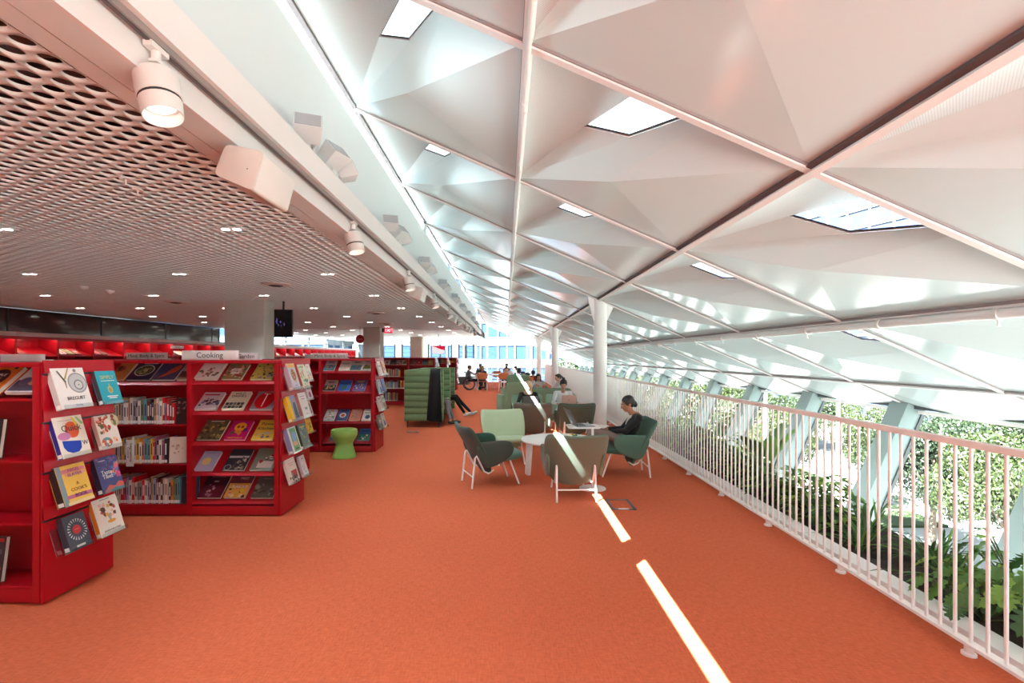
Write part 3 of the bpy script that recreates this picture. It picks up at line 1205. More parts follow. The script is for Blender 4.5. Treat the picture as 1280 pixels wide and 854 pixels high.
# --- nearest end panel: eight books
ep1 = [
    # row, col, w, h, t, front, spine, art, label
    (0, 0, .225, .262, .036, (238, 230, 226), (206, 190, 184), [('d', .70, .62, .30, .30, (150, 148, 150)), ('d', .70, .62, .26, .26, (196, 193, 193)), ('d', .72, .57, .15, .15, (120, 118, 120)), ('d', .72, .57, .115, .115, (206, 202, 200)), ('d', .72, .57, .02, .02, INK), ('d', .70, .93, .05, .05, (150, 140, 140)), ('p', [(.5, 1), (.54, 1), (.36, .72), (.3, .72)], (176, 150, 92)), ('p', [(.14, .93), (.18, .94), (.36, .66), (.32, .62)], (92, 88, 76)), ('p', [(.3, .7), (.34, .7), (.33, .5), (.31, .5)], (120, 104, 70)), ('t', .52, .24, .135, 'BREGUET', INK), ('t', .55, .07, .055, 'Horology', INK)], 'white book with a silver pocket watch on its cover, on the nearest end panel'),
    (0, 1, .165, .235, .034, (40, 160, 178), (74, 60, 70), [('t', .52, .80, .22, 'SIMPLY', (206, 190, 110)), ('r', .52, .70, .7, .018, (230, 236, 230)), ('d', .52, .43, .13, .15, (196, 180, 116)), ('d', .52, .42, .09, .11, (150, 150, 96)), ('r', .52, .56, .04, .1, (196, 180, 116)), ('r', .54, .23, .55, .03, WHITE_), ('r', .54, .18, .4, .03, WHITE_), ('p', [(.05, 0), (1, .0), (1, .1), (.2, .05)], (120, 190, 206))], 'turquoise book titled SIMPLY on the nearest end panel'),
    (1, 0, .205, .26, .034, (240, 228, 214), (34, 36, 132), [('d', .55, .66, .24, .26, (226, 96, 50)), ('d', .24, .52, .22, .12, (206, 130, 176)), ('p', [(.12, .42), (.74, .36), (.74, .30), (.7, .18), (.58, .10), (.36, .09), (.2, .15), (.12, .26)], (20, 62, 178)), ('p', [(.6, .98), (.68, .97), (.82, .74), (.72, .72)], (226, 190, 60)), ('p', [(.75, .97), (.83, .96), (1, .78), (.9, .76)], (150, 186, 120)), ('t', .53, .70, .27, 'Quick', (44, 40, 52)), ('t', .86, .29, .2, 'W', (44, 40, 52)), ('r', .4, .9, .5, .012, (190, 150, 140))], 'cream book titled Quick with a blue bowl on its cover, nearest end panel'),
    (1, 1, .165, .235, .028, (226, 214, 206), (206, 170, 160), [('d', .36, .72, .36, .36, (238, 228, 214)), ('b', .34, .72, .55, .5, 34, [(196, 84, 60), (92, 108, 60), (226, 150, 120), (180, 50, 40)]), ('d', .95, .8, .2, .26, (200, 176, 140)), ('b', .92, .8, .2, .25, 10, [(120, 60, 40), (110, 120, 60)]), ('d', .3, .2, .26, .2, (90, 150, 160)), ('b', .3, .15, .4, .2, 12, [(200, 90, 60), (236, 214, 190)]), ('b', .75, .25, .3, .15, 8, [(214, 120, 90), (230, 190, 160)])], 'pale cookbook with bowls of red food on its cover, nearest end panel'),
    (2, 0, .205, .25, .05, (240, 196, 84), (36, 32, 36), [('r', .08, .5, .16, 1, (130, 150, 156)), ('r', .56, .85, .8, .1, (214, 130, 140)), ('r', .6, .75, .7, .06, (226, 160, 150)), ('r', .56, .2, .85, .09, (196, 106, 140)), ('r', .56, .04, .9, .08, (236, 206, 150)), ('t', .58, .86, .15, 'NIGEL', (176, 90, 110)), ('t', .58, .74, .15, 'SLATER', (150, 90, 130)), ('t', .58, .5, .15, 'A', (120, 60, 50)), ('t', .58, .36, .15, "COOK'S", (120, 60, 50)), ('t', .6, .21, .15, 'BOOK', (90, 40, 90))], 'yellow and pink cookbook with a black spine, nearest end panel'),
    (2, 1, .18, .245, .038, (62, 68, 120), (48, 34, 52), [('b', .5, .78, .9, .35, 26, [(84, 90, 150), (120, 90, 140), (50, 56, 100)]), ('p', [(.1, .06), (.35, .2), (.6, .14), (.8, .24), (1, .2), (1, 0), (.1, 0)], (206, 96, 84)), ('p', [(.3, .02), (.6, .12), (.9, .06), (1, .1), (1, 0), (.3, 0)], (84, 140, 150)), ('b', .8, .58, .3, .38, 18, [(226, 120, 140), (230, 160, 80), (90, 130, 190), (190, 70, 130)]), ('t', .38, .56, .22, 'Taste', WHITE_), ('t', .38, .44, .22, 'Tibet', WHITE_), ('r', .3, .9, .3, .015, WHITE_)], 'dark blue book titled Taste Tibet on the nearest end panel'),
    (3, 0, .155, .22, .042, (66, 72, 86), (44, 46, 58), [('d', .5, .55, .19, .19, (196, 44, 52)), ('r', .5, .08, .4, .06, WHITE_), ('r', .5, .56, .2, .02, (226, 120, 120))] + [('p', [(.5 + .28 * math.cos(a), .55 + .2 * math.sin(a)), (.5 + .43 * math.cos(a - .07), .55 + .31 * math.sin(a - .07)), (.5 + .43 * math.cos(a + .07), .55 + .31 * math.sin(a + .07))], (226, 226, 226)) for a in [2 * PI * k / 22 for k in range(22)]], 'slate book with a red disc and white rays on its cover, nearest end panel'),
    (3, 1, .20, .255, .034, (240, 232, 220), (222, 140, 46), [('b', .52, .66, .55, .35, 24, [(196, 84, 70), (226, 180, 80), (110, 70, 60), (236, 190, 180), (90, 60, 50)]), ('p', [(.42, .55), (.62, .55), (.56, .38), (.5, .38)], (190, 170, 160)), ('d', .56, .34, .17, .06, (226, 160, 60)), ('r', .5, .95, .4, .012, INK), ('t', .5, .12, .07, 'RECIPES FOR A TABLE', INK)], 'white cookbook with an orange spine, lowest at the far side of the nearest end panel'),
]
cols1 = (3.055 - 2.91, 3.335 - 2.91)
rowz = (1.165, 0.862, 0.562, 0.272)
bk = 0
for r_, c_, w, h, t, fr, sp, art, lab in ep1:
    y = cols1[c_] + (0.02 if (r_, c_) == (3, 0) else 0)
    z = rowz[r_] + 0.002
    holder(U1, XEP - 0.003, cols1[c_], z, 0.215, 0.23)
    b = face_book(lab, w, h, t, fr, art, sp, loc=(-2.80 + XEP, 2.91 + y, z), rot=(R(-17), 0, PI / 2), group='cookbooks on the nearest end panel')

# --- end panel of the Cooking bookcase
ep2 = [
    (0, 0, .165, .26, .045, (206, 206, 222), (190, 180, 196), [('r', .5, .92, 1, .16, (240, 180, 110)), ('d', .52, .56, .3, .38, (196, 140, 90)), ('d', .52, .56, .22, .3, (120, 84, 60)), ('b', .52, .5, .4, .4, 16, [(226, 180, 120), (180, 90, 70), (110, 120, 80)]), ('r', .5, .15, .3, .03, (120, 120, 160))], 'pale lilac book with a patterned oval, top near row of the Cooking end panel'),
    (0, 1, .17, .25, .034, (232, 228, 206), (196, 110, 90), [('b', .4, .6, .6, .6, 22, [(170, 200, 120), (206, 130, 100), (240, 240, 230)]), ('b', .6, .2, .6, .3, 14, [(120, 180, 170), (90, 150, 110)]), ('r', .5, .9, .5, .05, (150, 170, 80))], 'cream book with green leafy splashes, top far row of the Cooking end panel'),
    (1, 0, .185, .25, .04, (150, 156, 190), (240, 196, 20), [('r', .18, .5, .36, 1, (246, 200, 18)), ('p', [(.5, .1), (.9, .1), (.85, .7), (.65, .8), (.5, .5)], (70, 76, 84)), ('d', .7, .78, .07, .09, (190, 150, 130)), ('b', .7, .3, .4, .3, 8, [(50, 60, 60), (96, 104, 110)])], 'yellow spined book with a dark figure on its cover, Cooking end panel'),
    (1, 1, .185, .262, .044, (238, 232, 228), (196, 150, 140), [('r', .5, .85, .6, .025, (170, 150, 150)), ('r', .5, .75, .5, .02, (120, 130, 120)), ('t', .55, .36, .2, 'SEA', INK), ('r', .5, .15, .4, .015, (170, 150, 150))], 'white book with small black title letters, Cooking end panel'),
    (2, 0, .175, .25, .05, (232, 232, 232), (136, 140, 186), [('r', .54, .5, .72, .9, (110, 170, 110)), ('d', .55, .62, .25, .3, (140, 170, 220)), ('r', .5, .35, .5, .16, (230, 170, 140)), ('r', .55, .15, .4, .05, INK)], 'green and blue book with a lilac spine, third row of the Cooking end panel'),
    (2, 1, .18, .25, .04, (84, 108, 92), (60, 76, 60), [('b', .55, .5, .8, .85, 24, [(120, 150, 130), (70, 90, 140), (160, 150, 100)]), ('r', .5, .88, .6, .04, (206, 190, 90))], 'dark green book with a blue patch, third row of the Cooking end panel'),
    (3, 0, .19, .24, .03, (240, 222, 210), (226, 206, 200), [('r', .5, .8, .6, .02, (190, 120, 110)), ('r', .5, .72, .4, .02, (190, 120, 110)), ('r', .6, .38, .6, .25, (190, 60, 60)), ('b', .45, .22, .8, .35, 20, [(80, 76, 80), (150, 146, 150), (50, 46, 50)])], 'pale pink book with grey and red drawings, bottom row of the Cooking end panel'),
    (3, 1, .115, .215, .03, (220, 214, 220), (206, 196, 206), [('b', .5, .35, .6, .5, 12, [(120, 160, 110), (226, 180, 100), (150, 150, 190)]), ('r', .5, .85, .5, .04, (120, 120, 140))], 'narrow pale book at the bottom far corner of the Cooking end panel'),
]
cols2 = (0.145, 0.40)
for r_, c_, w, h, t, fr, sp, art, lab in ep2:
    z = (1.17, 0.868, 0.562, 0.275)[r_] + 0.002
    holder(U2, XEP - 0.003, cols2[c_], z, 0.2, 0.22)
    face_book(lab, w, h, t, fr, art, sp, loc=(-2.12 + XEP, 4.53 + cols2[c_], z), rot=(R(-17), 0, PI / 2), group='books on the Cooking end panel')

rs = random.Random(5)
# --- set-back bookcase: four books at its far column
for i, (z, fr, kind, lab) in enumerate(((1.17, (214, 204, 196), 0, 'pale floral book peeking out behind the Cooking end panel, topmost'),
                                        (0.93, (206, 206, 210), 5, 'light grey book peeking out behind the Cooking end panel, second down'),
                                        (0.72, (226, 200, 196), 4, 'pink and white book peeking out behind the Cooking end panel, third down'),
                                        (0.50, (240, 200, 60), 0, 'yellow book peeking out behind the Cooking end panel, lowest'))):
    holder(U3, XEP - 0.003, 0.40, z, 0.2, 0.22)
    face_book(lab, .16, .235, .025, fr, gen_art(kind, rs), loc=(-2.62 + XEP, 5.90 + 0.40, z + 0.002), rot=(R(-17), 0, PI / 2), group='books behind the Cooking end panel')
# --- end panel of the bookcase behind the green stool
cl = [(0, 0, (236, 230, 224), 5, 'white book at the top near side of the end panel past the green stool'), (0, 1, (226, 170, 120), 1, 'orange book at the top far side of the end panel past the green stool'),
      (1, 0, (170, 186, 196), 4, 'grey blue book in the second row of the end panel past the green stool'), (1, 1, (110, 120, 176), 0, 'violet blue book in the second row of the end panel past the green stool'),
      (2, 0, (226, 206, 200), 0, 'pink speckled book in the third row of the end panel past the green stool'), (2, 1, (220, 226, 214), 2, 'green white book in the third row of the end panel past the green stool'),
      (3, 0, (120, 116, 100), 3, 'brown grey book in the bottom row of the end panel past the green stool'), (3, 1, (226, 220, 216), 4, 'white patterned book in the bottom row of the end panel past the green stool')]
for r_, c_, fr, kind, lab in cl:
    z = (1.19, 0.90, 0.63, 0.335)[r_]
    holder(U4, XEP - 0.003, (0.14, 0.38)[c_], z, 0.2, 0.22)
    face_book(lab, .17, .235, .03, fr, gen_art(kind, rs), loc=(-2.06 + XEP, 7.57 + (0.14, 0.38)[c_], z + 0.002), rot=(R(-17), 0, PI / 2), group='books on the end panel past the green stool')
for xr, yf, nm in ((-2.22, 15.1, 'of the first bookcase past the booth'), (-2.25, 18.4, 'of the second bookcase past the booth'), (-2.20, 21.6, 'of the farthest bookcase')):
    for r_ in range(4):
        fr = ((232, 228, 220), (214, 220, 206), (226, 220, 214), (206, 206, 200))[r_]
        for c_ in (0, 1):
            face_book('pale book %s down, %s column, end panel %s' % (ORD[r_], ('near', 'far')[c_], nm), .19, .25, .03, fr, gen_art(r_ % 4 + c_, rs), loc=(xr + XEP, yf + (0.14, 0.38)[c_], (1.18, 0.88, 0.58, 0.29)[r_]), rot=(R(-17), 0, PI / 2), group='books on far end panels', sticker=False)


# --- sloped display shelves
def disp(xr, yf, xloc, z, w, h, front, art, lab, spine=None, t=0.022, group=None):
    return face_book(lab, w, h, t, front, art, spine, loc=(xr + xloc, yf + 0.052, z + 0.022), rot=(-ANG, 0, 0), group=group)


D2 = [(1.252, [(-.72, .21, .25, (230, 222, 216), [('b', .5, .35, .8, .45, 26, [(110, 90, 70), (196, 150, 130), (150, 60, 50), (90, 110, 60)]), ('r', .5, .88, .5, .03, INK)], 'white cookbook with a grid of dishes on the top Cooking display shelf', (206, 40, 50), .03),
                (-.475, .19, .22, (150, 130, 90), [('b', .5, .5, .95, .95, 46, [(206, 130, 70), (90, 120, 90), (220, 190, 160), (170, 70, 60)]), ('r', .48, .5, .5, .36, (240, 232, 226)), ('r', .48, .55, .3, .02, INK), ('r', .48, .48, .3, .02, INK)], 'busy orange green cookbook with a white label on the top Cooking display shelf', None, .022),
                (-.20, .20, .26, (196, 190, 96), [('b', .5, .5, .95, .95, 40, [(60, 70, 40), (150, 120, 160), (226, 210, 90), (110, 130, 60)])], 'yellow green foliage patterned book on the top Cooking display shelf', None, .022)]),
      (0.964, [(-.73, .21, .23, (206, 190, 196), [('b', .5, .4, .9, .6, 24, [(110, 110, 150), (60, 50, 60), (226, 200, 206)]), ('r', .45, .85, .7, .09, (176, 60, 90))], 'lilac comic styled book on the second Cooking display shelf', None, .022),
               (-.47, .20, .24, (226, 216, 190), [('t', .5, .86, .2, 'WILD', INK), ('t', .5, .72, .2, 'DRINKS', INK)] + [('r', .14 + .18 * i, .30 - .17 * j, .15, .14, ((40, 40, 44), (120, 116, 110), (70, 76, 80))[(i * 2 + j) % 3]) for i in range(5) for j in range(2)], 'cream book with black photo squares below on the second Cooking display shelf', (226, 150, 50), .022),
               (-.20, .21, .24, (140, 134, 136), [('d', .48, .5, .42, .54, (206, 22, 34)), ('r', .48, .5, .05, .7, WHITE_), ('t', .48, .86, .1, 'BREAD', WHITE_)], 'grey book with a large red octagon on the second Cooking display shelf', None, .022)]),
      (0.678, [(-.70, .22, .25, (96, 84, 60), [('b', .5, .45, .95, .8, 36, [(206, 170, 96), (60, 56, 40), (150, 120, 70), (120, 96, 56)]), ('r', .5, .92, .6, .03, WHITE_)], 'dark olive cookbook with golden pastries on the third Cooking display shelf', None, .022),
               (-.45, .20, .24, (206, 30, 110), [('d', .5, .66, .28, .28, (240, 170, 40)), ('d', .4, .66, .07, .08, (120, 40, 30)), ('d', .6, .66, .07, .08, (120, 40, 30)), ('p', [(.3, .4), (.5, .5), (.7, .36), (.6, .2), (.5, .3)], (226, 140, 60)), ('d', .8, .5, .1, .12, (90, 40, 120)), ('d', .25, .35, .09, .1, (60, 110, 70)), ('t', .5, .08, .13, 'VEGETABLES', (240, 190, 60))], 'magenta book with an orange face of fruit on the third Cooking display shelf', None, .022),
               (-.19, .20, .25, (240, 200, 80), [('t', .5, .78, .26, 'Power', INK), ('t', .48, .55, .26, 'Kitchen', INK), ('b', .5, .2, .8, .25, 12, [(206, 196, 180), (120, 110, 100), (226, 140, 60)])], 'yellow book titled with black script on the third Cooking display shelf', None, .022)]),
      (0.39, [(-.755, .19, .225, (176, 170, 196), [('d', .5, .46, .22, .24, (226, 196, 120)), ('r', .5, .9, .5, .02, (110, 104, 140))], 'plain lavender book with a yellow disc on the fourth Cooking display shelf', None, .022),
              (-.46, .21, .25, (56, 52, 60), [('r', .5, .62, .9, .10, (200, 196, 200)), ('b', .65, .3, .6, .5, 18, [(206, 200, 190), (150, 130, 110), (90, 80, 70)]), ('d', .2, .12, .16, .16, (160, 160, 170)), ('d', .2, .12, .12, .12, (56, 52, 60))], 'charcoal book with pale dumplings on the fourth Cooking display shelf', None, .022),
              (-.20, .21, .26, (130, 140, 124), [('b', .5, .5, .6, .35, 14, [(170, 40, 40), (236, 226, 216), (40, 40, 40)]), ('r', .6, .25, .7, .3, (226, 216, 208)), ('r', .8, .55, .3, .03, INK)], 'sage book with a red and white serving dish on the fourth Cooking display shelf', None, .022)]),
      (0.127, [(-.69, .225, .275, (60, 24, 36), [('r', .5, .25, 1, .5, (96, 26, 44)), ('b', .45, .3, .3, .5, 10, [(190, 160, 160), (150, 110, 120)]), ('r', .5, .85, .6, .02, (150, 120, 120)), ('r', .5, .66, .2, .06, (180, 160, 160))], 'dark maroon book on the lowest Cooking display shelf', None, .026),
               (-.45, .205, .27, (110, 46, 60), [('r', .5, .3, 1, .6, (226, 160, 70)), ('b', .5, .3, .9, .5, 16, [(236, 200, 150), (60, 40, 60), (226, 190, 60), (206, 110, 150)]), ('t', .6, .8, .17, 'MISO', (230, 190, 170)), ('t', .55, .45, .17, 'FLAVOUR', WHITE_)], 'orange and maroon book with white title letters on the lowest Cooking display shelf', None, .024),
               (-.19, .215, .27, (96, 84, 76), [('b', .5, .35, .9, .5, 20, [(120, 110, 100), (150, 150, 130), (70, 64, 56)]), ('r', .5, .8, .5, .03, (150, 140, 130))], 'grey brown book at the right of the lowest Cooking display shelf', None, .022)])]
for z, row in D2:
    for x, w, h, fr, art, lab, sp, t in row:
        disp(-2.12, 4.53, x, z, w, h, fr, art, lab, sp, t, 'display books under the Cooking sign')
# second bay's top row, cover out
for x, w, fr, art, lab in ((-1.60, .20, (226, 150, 84), [('d', .4, .62, .28, .22, (196, 84, 50)), ('b', .4, .62, .4, .25, 10, [(90, 60, 50), (226, 120, 60)]), ('r', .6, .2, .4, .02, (190, 100, 60))], 'orange book above the shelf of spines left of the Cooking display'),
                           (-1.365, .225, (60, 50, 84), [('d', .5, .52, .4, .36, (226, 222, 214)), ('d', .5, .52, .36, .32, (84, 84, 50)), ('b', .5, .52, .5, .4, 16, [(120, 140, 70), (190, 180, 130), (70, 60, 40)]), ('r', .55, .92, .6, .05, WHITE_)], 'navy book with a plate of greens above the shelf of spines'),
                           (-1.125, .22, (66, 70, 108), [('p', [(.2, .06), (.42, .34), (.6, .66), (.82, .86), (.94, .74), (.84, .46), (.56, .26)], (214, 90, 56)), ('p', [(.88, .84), (.93, .97), (.9, .98), (.84, .86)], (214, 90, 56))], 'navy book with a big orange chilli above the shelf of spines'),
                           (-.925, .14, (176, 166, 160), [('r', .5, .3, 1, .35, (84, 66, 64)), ('r', .5, .1, 1, .1, (150, 110, 80)), ('d', .8, .45, .3, .3, (74, 60, 62))], 'grey landscape book above the shelf of spines, next to the upright')):
    disp(-2.12, 4.53, x, 1.245, w, .25, fr, art, lab, group='cover out books above the shelf of spines')
# nearest bookcase, front side
disp(-2.80, 2.91, -.40, 1.245, .20, .235, (232, 130, 50), [('d', .5, .5, .36, .42, (48, 38, 36)), ('t', .5, .62, .16, 'SIMPLE', WHITE_), ('t', .5, .46, .16, 'BAKE', WHITE_), ('d', .15, .9, .06, .06, (48, 38, 36)), ('d', .8, .9, .06, .05, (48, 38, 36)), ('d', .2, .08, .06, .05, (48, 38, 36)), ('d', .85, .12, .05, .06, (48, 38, 36))], 'orange book with black spots on the front of the nearest bookcase', (210, 196, 180), .03)
disp(-2.80, 2.91, -.165, 1.245, .19, .24, (226, 222, 220), [('r', .5, .25, .95, .4, (60, 60, 76)), ('d', .6, .45, .2, .24, (206, 170, 140)), ('d', .3, .4, .18, .2, (84, 90, 120)), ('r', .65, .85, .5, .03, INK)], 'white book with dark clad figures on the front of the nearest bookcase')
face_book('dark book at the left edge on the lower front of the nearest bookcase', .2, .27, .03, (48, 40, 44), [('b', .5, .4, .8, .6, 16, [(90, 80, 90), (196, 120, 60), (60, 60, 70)]), ('r', .5, .93, .9, .08, (190, 40, 40))], loc=(-3.175, 2.97, 0.118), rot=(R(-8), 0, 0), group='books on the lower front of the nearest bookcase')
face_book('dark book standing at the picture edge on the third shelf of the nearest bookcase', .19, .24, .03, (40, 36, 40), [('b', .5, .4, .8, .6, 10, [(120, 110, 60), (70, 60, 70)])], loc=(-3.185, 2.97, 0.876), rot=(R(-8), 0, 0), group='books on the lower front of the nearest bookcase')
# bookcase behind the green stool
D4 = [(1.25, [(-.70, (206, 196, 190), 2, 'pale grey'), (-.46, (232, 222, 206), 5, 'cream'), (-.28, (226, 214, 196), 2, 'beige'), (-.11, (232, 226, 220), 4, 'white and orange')], 'top'),
      (0.93, [(-.70, (206, 180, 172), 2, 'dusty pink'), (-.47, (60, 110, 196), 5, 'bright blue'), (-.23, (84, 86, 140), 0, 'indigo')], 'second'),
      (0.46, [(-.70, (190, 190, 196), 3, 'black and white patterned'), (-.50, (76, 90, 150), 1, 'blue with an emblem'), (-.30, (226, 140, 110), 0, 'salmon'), (-.10, (236, 230, 226), 5, 'white with red dots')], 'third'),
      (0.147, [(-.60, (150, 140, 150), 3, 'grey speckled'), (-.16, (70, 120, 190), 2, 'sky blue')], 'lowest')]
for z, row, nm in D4:
    for x, fr, kind, cn in row:
        disp(-2.06, 7.57, x - 0.03, z, .17 if len(row) > 3 else .19, .24, fr, gen_art(kind, rs), '%s book on the %s display shelf behind the green stool' % (cn, nm), group='display books behind the green stool')

# --- spines: prototypes, then copies
SPCOL = [((206, 30, 40), 'red'), ((232, 226, 216), 'white'), ((60, 70, 110), 'navy'), ((196, 160, 110), 'tan'), ((226, 176, 60), 'yellow'), ((110, 130, 100), 'sage'), ((220, 120, 60), 'orange'),
         ((40, 38, 42), 'black'), ((150, 140, 150), 'grey'), ((90, 150, 170), 'teal'), ((170, 90, 120), 'plum'), ((206, 200, 190), 'cream'), ((110, 60, 50), 'brown'), ((150, 160, 200), 'lavender')]
SP = {}


def spine_book(ci, t, h, d):
    key = (ci, round(t, 3), round(h, 2))
    if key in SP:
        o = SP[key].copy()
        COL.objects.link(o)
        return o
    col = SPCOL[ci][0]
    mb = MB()
    mb.box(-t / 2, t / 2, 0, d, 0, h, 0)
    mb.box(-t / 2 + .002, t / 2 - .002, 0.003, d - .003, h, h + 0.0006, 1)
    mb.box(-t / 2 + .001, t / 2 - .001, -0.0006, 0, 0.008, 0.035, 2)
    dk = (236, 232, 226) if sum(col) < 330 else (60, 50, 54)
    mb.box(-t / 5, t / 5, -0.0005, 0, h * .35, h * .8, 3)
    o = mb.build('book', [flat(col, 0.4), M_PAPER, flat((236, 234, 230)), flat(dk)])
    SP[key] = o
    return o


def spine_row(xl, xr, y, z, n, where, seed, hmax=0.25, order=None, fill=1.0, lean=True):
    r = random.Random(seed)
    x = xl
    i = 0
    used = {}
    while i < n and x < xr:
        ci = order[i] if order and i < len(order) else r.choice((0, 0, 1, 1, 1, 2, 3, 4, 5, 6, 7, 7, 8, 9, 10, 11, 11, 12, 13))
        t = r.choice((0.013, 0.017, 0.022, 0.028)) * fill
        h = r.choice((0.20, 0.22, 0.235, 0.25)) * hmax / 0.25
        o = spine_book(ci, t, h, 0.17)
        o.location = (x + t / 2, y, z + 0.001)
        o.rotation_euler = (0, 0, 0)
        tag(o, '%s spined book, %s from the left %s' % (SPCOL[ci][1], ORD[min(i, 39)], where), 'book', 'spine out books ' + where)
        x += t + 0.0012
        i += 1
    return x


bl = -2.12 - 0.03 - 2 * 0.82 + 0.03
e1 = spine_row(bl + .05, bl + .62, 4.56, 0.861, 28, 'on the upper spine shelf by Cooking display', 3)
e2 = spine_row(bl + .05, bl + .56, 4.56, 0.491, 25, 'on the middle spine shelf by Cooking display', 4)
e3 = spine_row(bl + .05, bl + .68, 4.56, 0.111, 31, 'on the lowest spine shelf by Cooking display', 8)
for e, z, fr, lab, art in ((e1, .861, (52, 40, 42), 'dark patterned book turned cover out ending the upper shelf of spines', [('b', .5, .45, .9, .8, 20, [(150, 110, 100), (110, 50, 60), (84, 76, 70)])]),
                           (e2, .491, (226, 216, 200), 'cream book with brown blots ending the middle shelf of spines', [('b', .5, .4, .8, .7, 9, [(150, 90, 70), (200, 170, 150)])]),
                           (e3, .111, (38, 42, 60), 'dark blue book ending the lowest shelf of spines', [('r', .5, .8, .5, .04, (110, 120, 150))])):
    o = face_book(lab, .15, .245, .02, fr, art, loc=(e + .08, 4.60, z + .001), rot=(R(-4), 0, R(12)), group='books ending the shelves of spines')
# shelf label standing in the middle row
m = MB()
m.box(-.035, .035, -.004, 0, -.03, .22)
o = m.build('shelf_label', flat((232, 228, 226)))
o.location = (bl + .235, 4.535, 0.50)
tag(o, 'white upright shelf label clipped before the middle shelf of spines', 'label')
text('International', .034, flat(INK), o, (.012, -.0046, .10), (PI / 2, PI / 2, 0), ext=0.0003)
text('Cuisine', .034, flat(INK), o, (-.014, -.0046, .10), (PI / 2, PI / 2, 0), ext=0.0003)

FARB = MB()
for (xr, yf, nm) in ((-2.22, 15.1, 'of the first bookcase past the booth'), (-2.25, 18.4, 'of the second bookcase past the booth'), (-2.20, 21.6, 'of the farthest bookcase')):
    nb = 2 if yf < 16 else 1
    for b_ in range(nb):
        xl = xr - 0.03 - (b_ + 1) * 0.82 + 0.03
        bay = ('right bay ', 'second bay ')[b_]
        for q in range(4):
            fr = ((120, 110, 110), (206, 70, 70), (90, 90, 110), (236, 176, 60), (206, 196, 190), (50, 54, 70), (190, 140, 140), (214, 200, 160))[(q + b_ * 4) % 8]
            face_book('facing book, %s from left, top row, %s%s' % (ORD[q], bay, nm), .17, .22, .02, fr, gen_art((q + b_) % 6, rs), loc=(xl + .13 + q * .185, yf + .052, 1.22 + .022), rot=(-ANG, 0, 0), group='cover out books on far bookcases', sticker=False)
        for si, (z, n) in enumerate(((.86, 16), (.49, 24), (.11, 17))):
            if yf > 16 and si > 1:
                continue
            rs3 = random.Random(si * 7 + b_ * 3 + int(yf))
            x_ = xl + .04
            for q in range((n if yf < 16 else 12)):
                t_, h_ = rs3.choice((.018, .024, .03, .036)), rs3.choice((.21, .235, .25, .26))
                if x_ + t_ > xl + .74:
                    break
                FARB.box(x_, x_ + t_, yf + .03, yf + .2, z + .001, z + h_, rs3.randrange(len(SPCOL)))
                FARB.box(x_ + .002, x_ + t_ - .002, yf + .0292, yf + .03, z + .01, z + .04, len(SPCOL))
                x_ += t_ + .0015

o = FARB.build('far_books', [flat(c_[0], 0.4) for c_ in SPCOL] + [flat((236, 234, 230))], kind='stuff')
tag(o, 'rows of small book spines on the distant red bookcases past the green booth', 'books')

# --- signs standing on the bookcases
def topic_sign(label, x, y, w, h, body, size, z=1.467, d=0.09, off=0.0):
    root = thing('topic_sign', label, 'sign', (x, y, z))
    m = MB()
    m.box(-w / 2, w / 2, 0, d * .3, 0, h)
    m.box(-w / 2, w / 2, d * .3, d, 0, 0.012)
    m.build('sign_body', mat('sign_pale', (226, 214, 210), 0.5, var=0.02), root, bevel=0.002)
    if body:
        text(body, size, flat(INK), root, (off, -0.001, h * .5), (PI / 2, 0, 0), ext=0.0006)
    return root


topic_sign('white sign reading Cooking on top of a red bookcase', -2.83, 4.62, .535, .092, 'Cooking', .075)
topic_sign('smaller pale sign reading Garden right of the Cooking sign', -2.675, 4.98, .24, .072, 'Garden', .058, off=.0)
topic_sign('pale sign reading Mind, Body & Spirit left of the Cooking sign', -4.50, 6.05, .50, .085, 'Mind, Body & Spirit', .058)
topic_sign('pale sign reading Mind, Body & Spirit right of the concrete column', -2.82, 7.75, .56, .09, 'Mind, Body & Spirit', .062)
topic_sign('blank grey sign on top of the nearest bookcase', -3.33, 3.32, .285, .05, '', .05)
topic_sign('pale sign lying left of the right hand Mind, Body & Spirit sign', -3.22, 8.0, .22, .07, '', .05)

# --- red wall bookcases along the left wall: one unit per bay, copies
def wall_bay():
    root = thing('wall_bookcase', 'red open wall bookcase bay under the dark glazing on the left wall', 'bookcase', (0, 0, 0), 0, 'red bookcase bays along the left wall')
    m = MB()
    m.box(-0.5, -0.48, -0.51, 0.51, 0.02, 1.96)
    m.build('back_panel', M_RED, root)
    for s in (-1, 1):
        m = MB()
        m.box(-0.48, 0, s * 0.5 - 0.012, s * 0.5 + 0.012, 0.02, 1.96)
        m.build('side_panel', M_RED, root)
    for z in (0.05, 0.42, 0.80, 1.18):
        m = MB()
        m.box(-0.48, -0.02, -0.488, 0.488, z, z + 0.022)
        m.build('shelf', M_RED, root)
    m = MB()
    m.prism([(-0.02, 1.50), (-0.02, 1.53), (-0.46, 1.72), (-0.46, 1.69)], -0.488, 0.488)
    m.build('display_shelf', M_RED, root)
    m = MB()
    m.box(-0.5, 0.0, -0.51, 0.51, 1.94, 1.965)
    m.box(-0.014, 0.0, -0.51, 0.51, 1.90, 1.94)  # front lip added to keep the glowing strip out of sight
    m.build('top', M_RED, root)
    m = MB()
    m.box(-0.5, 0.005, -0.51, 0.51, 1.966, 2.06)
    m.build('fascia', mat('fascia_grey', (206, 186, 182), 0.5), root, bevel=0.002)
    m = MB()
    m.box(-0.11, -0.07, -0.46, 0.46, 1.930, 1.939)
    m.build('added_light_strip', mat('added_shelf_light', (255, 240, 230), .5, emit=(255, 236, 224), estr=30.0, var=0), root)  # unseen glowing strip, added to brighten the compartment
    return root


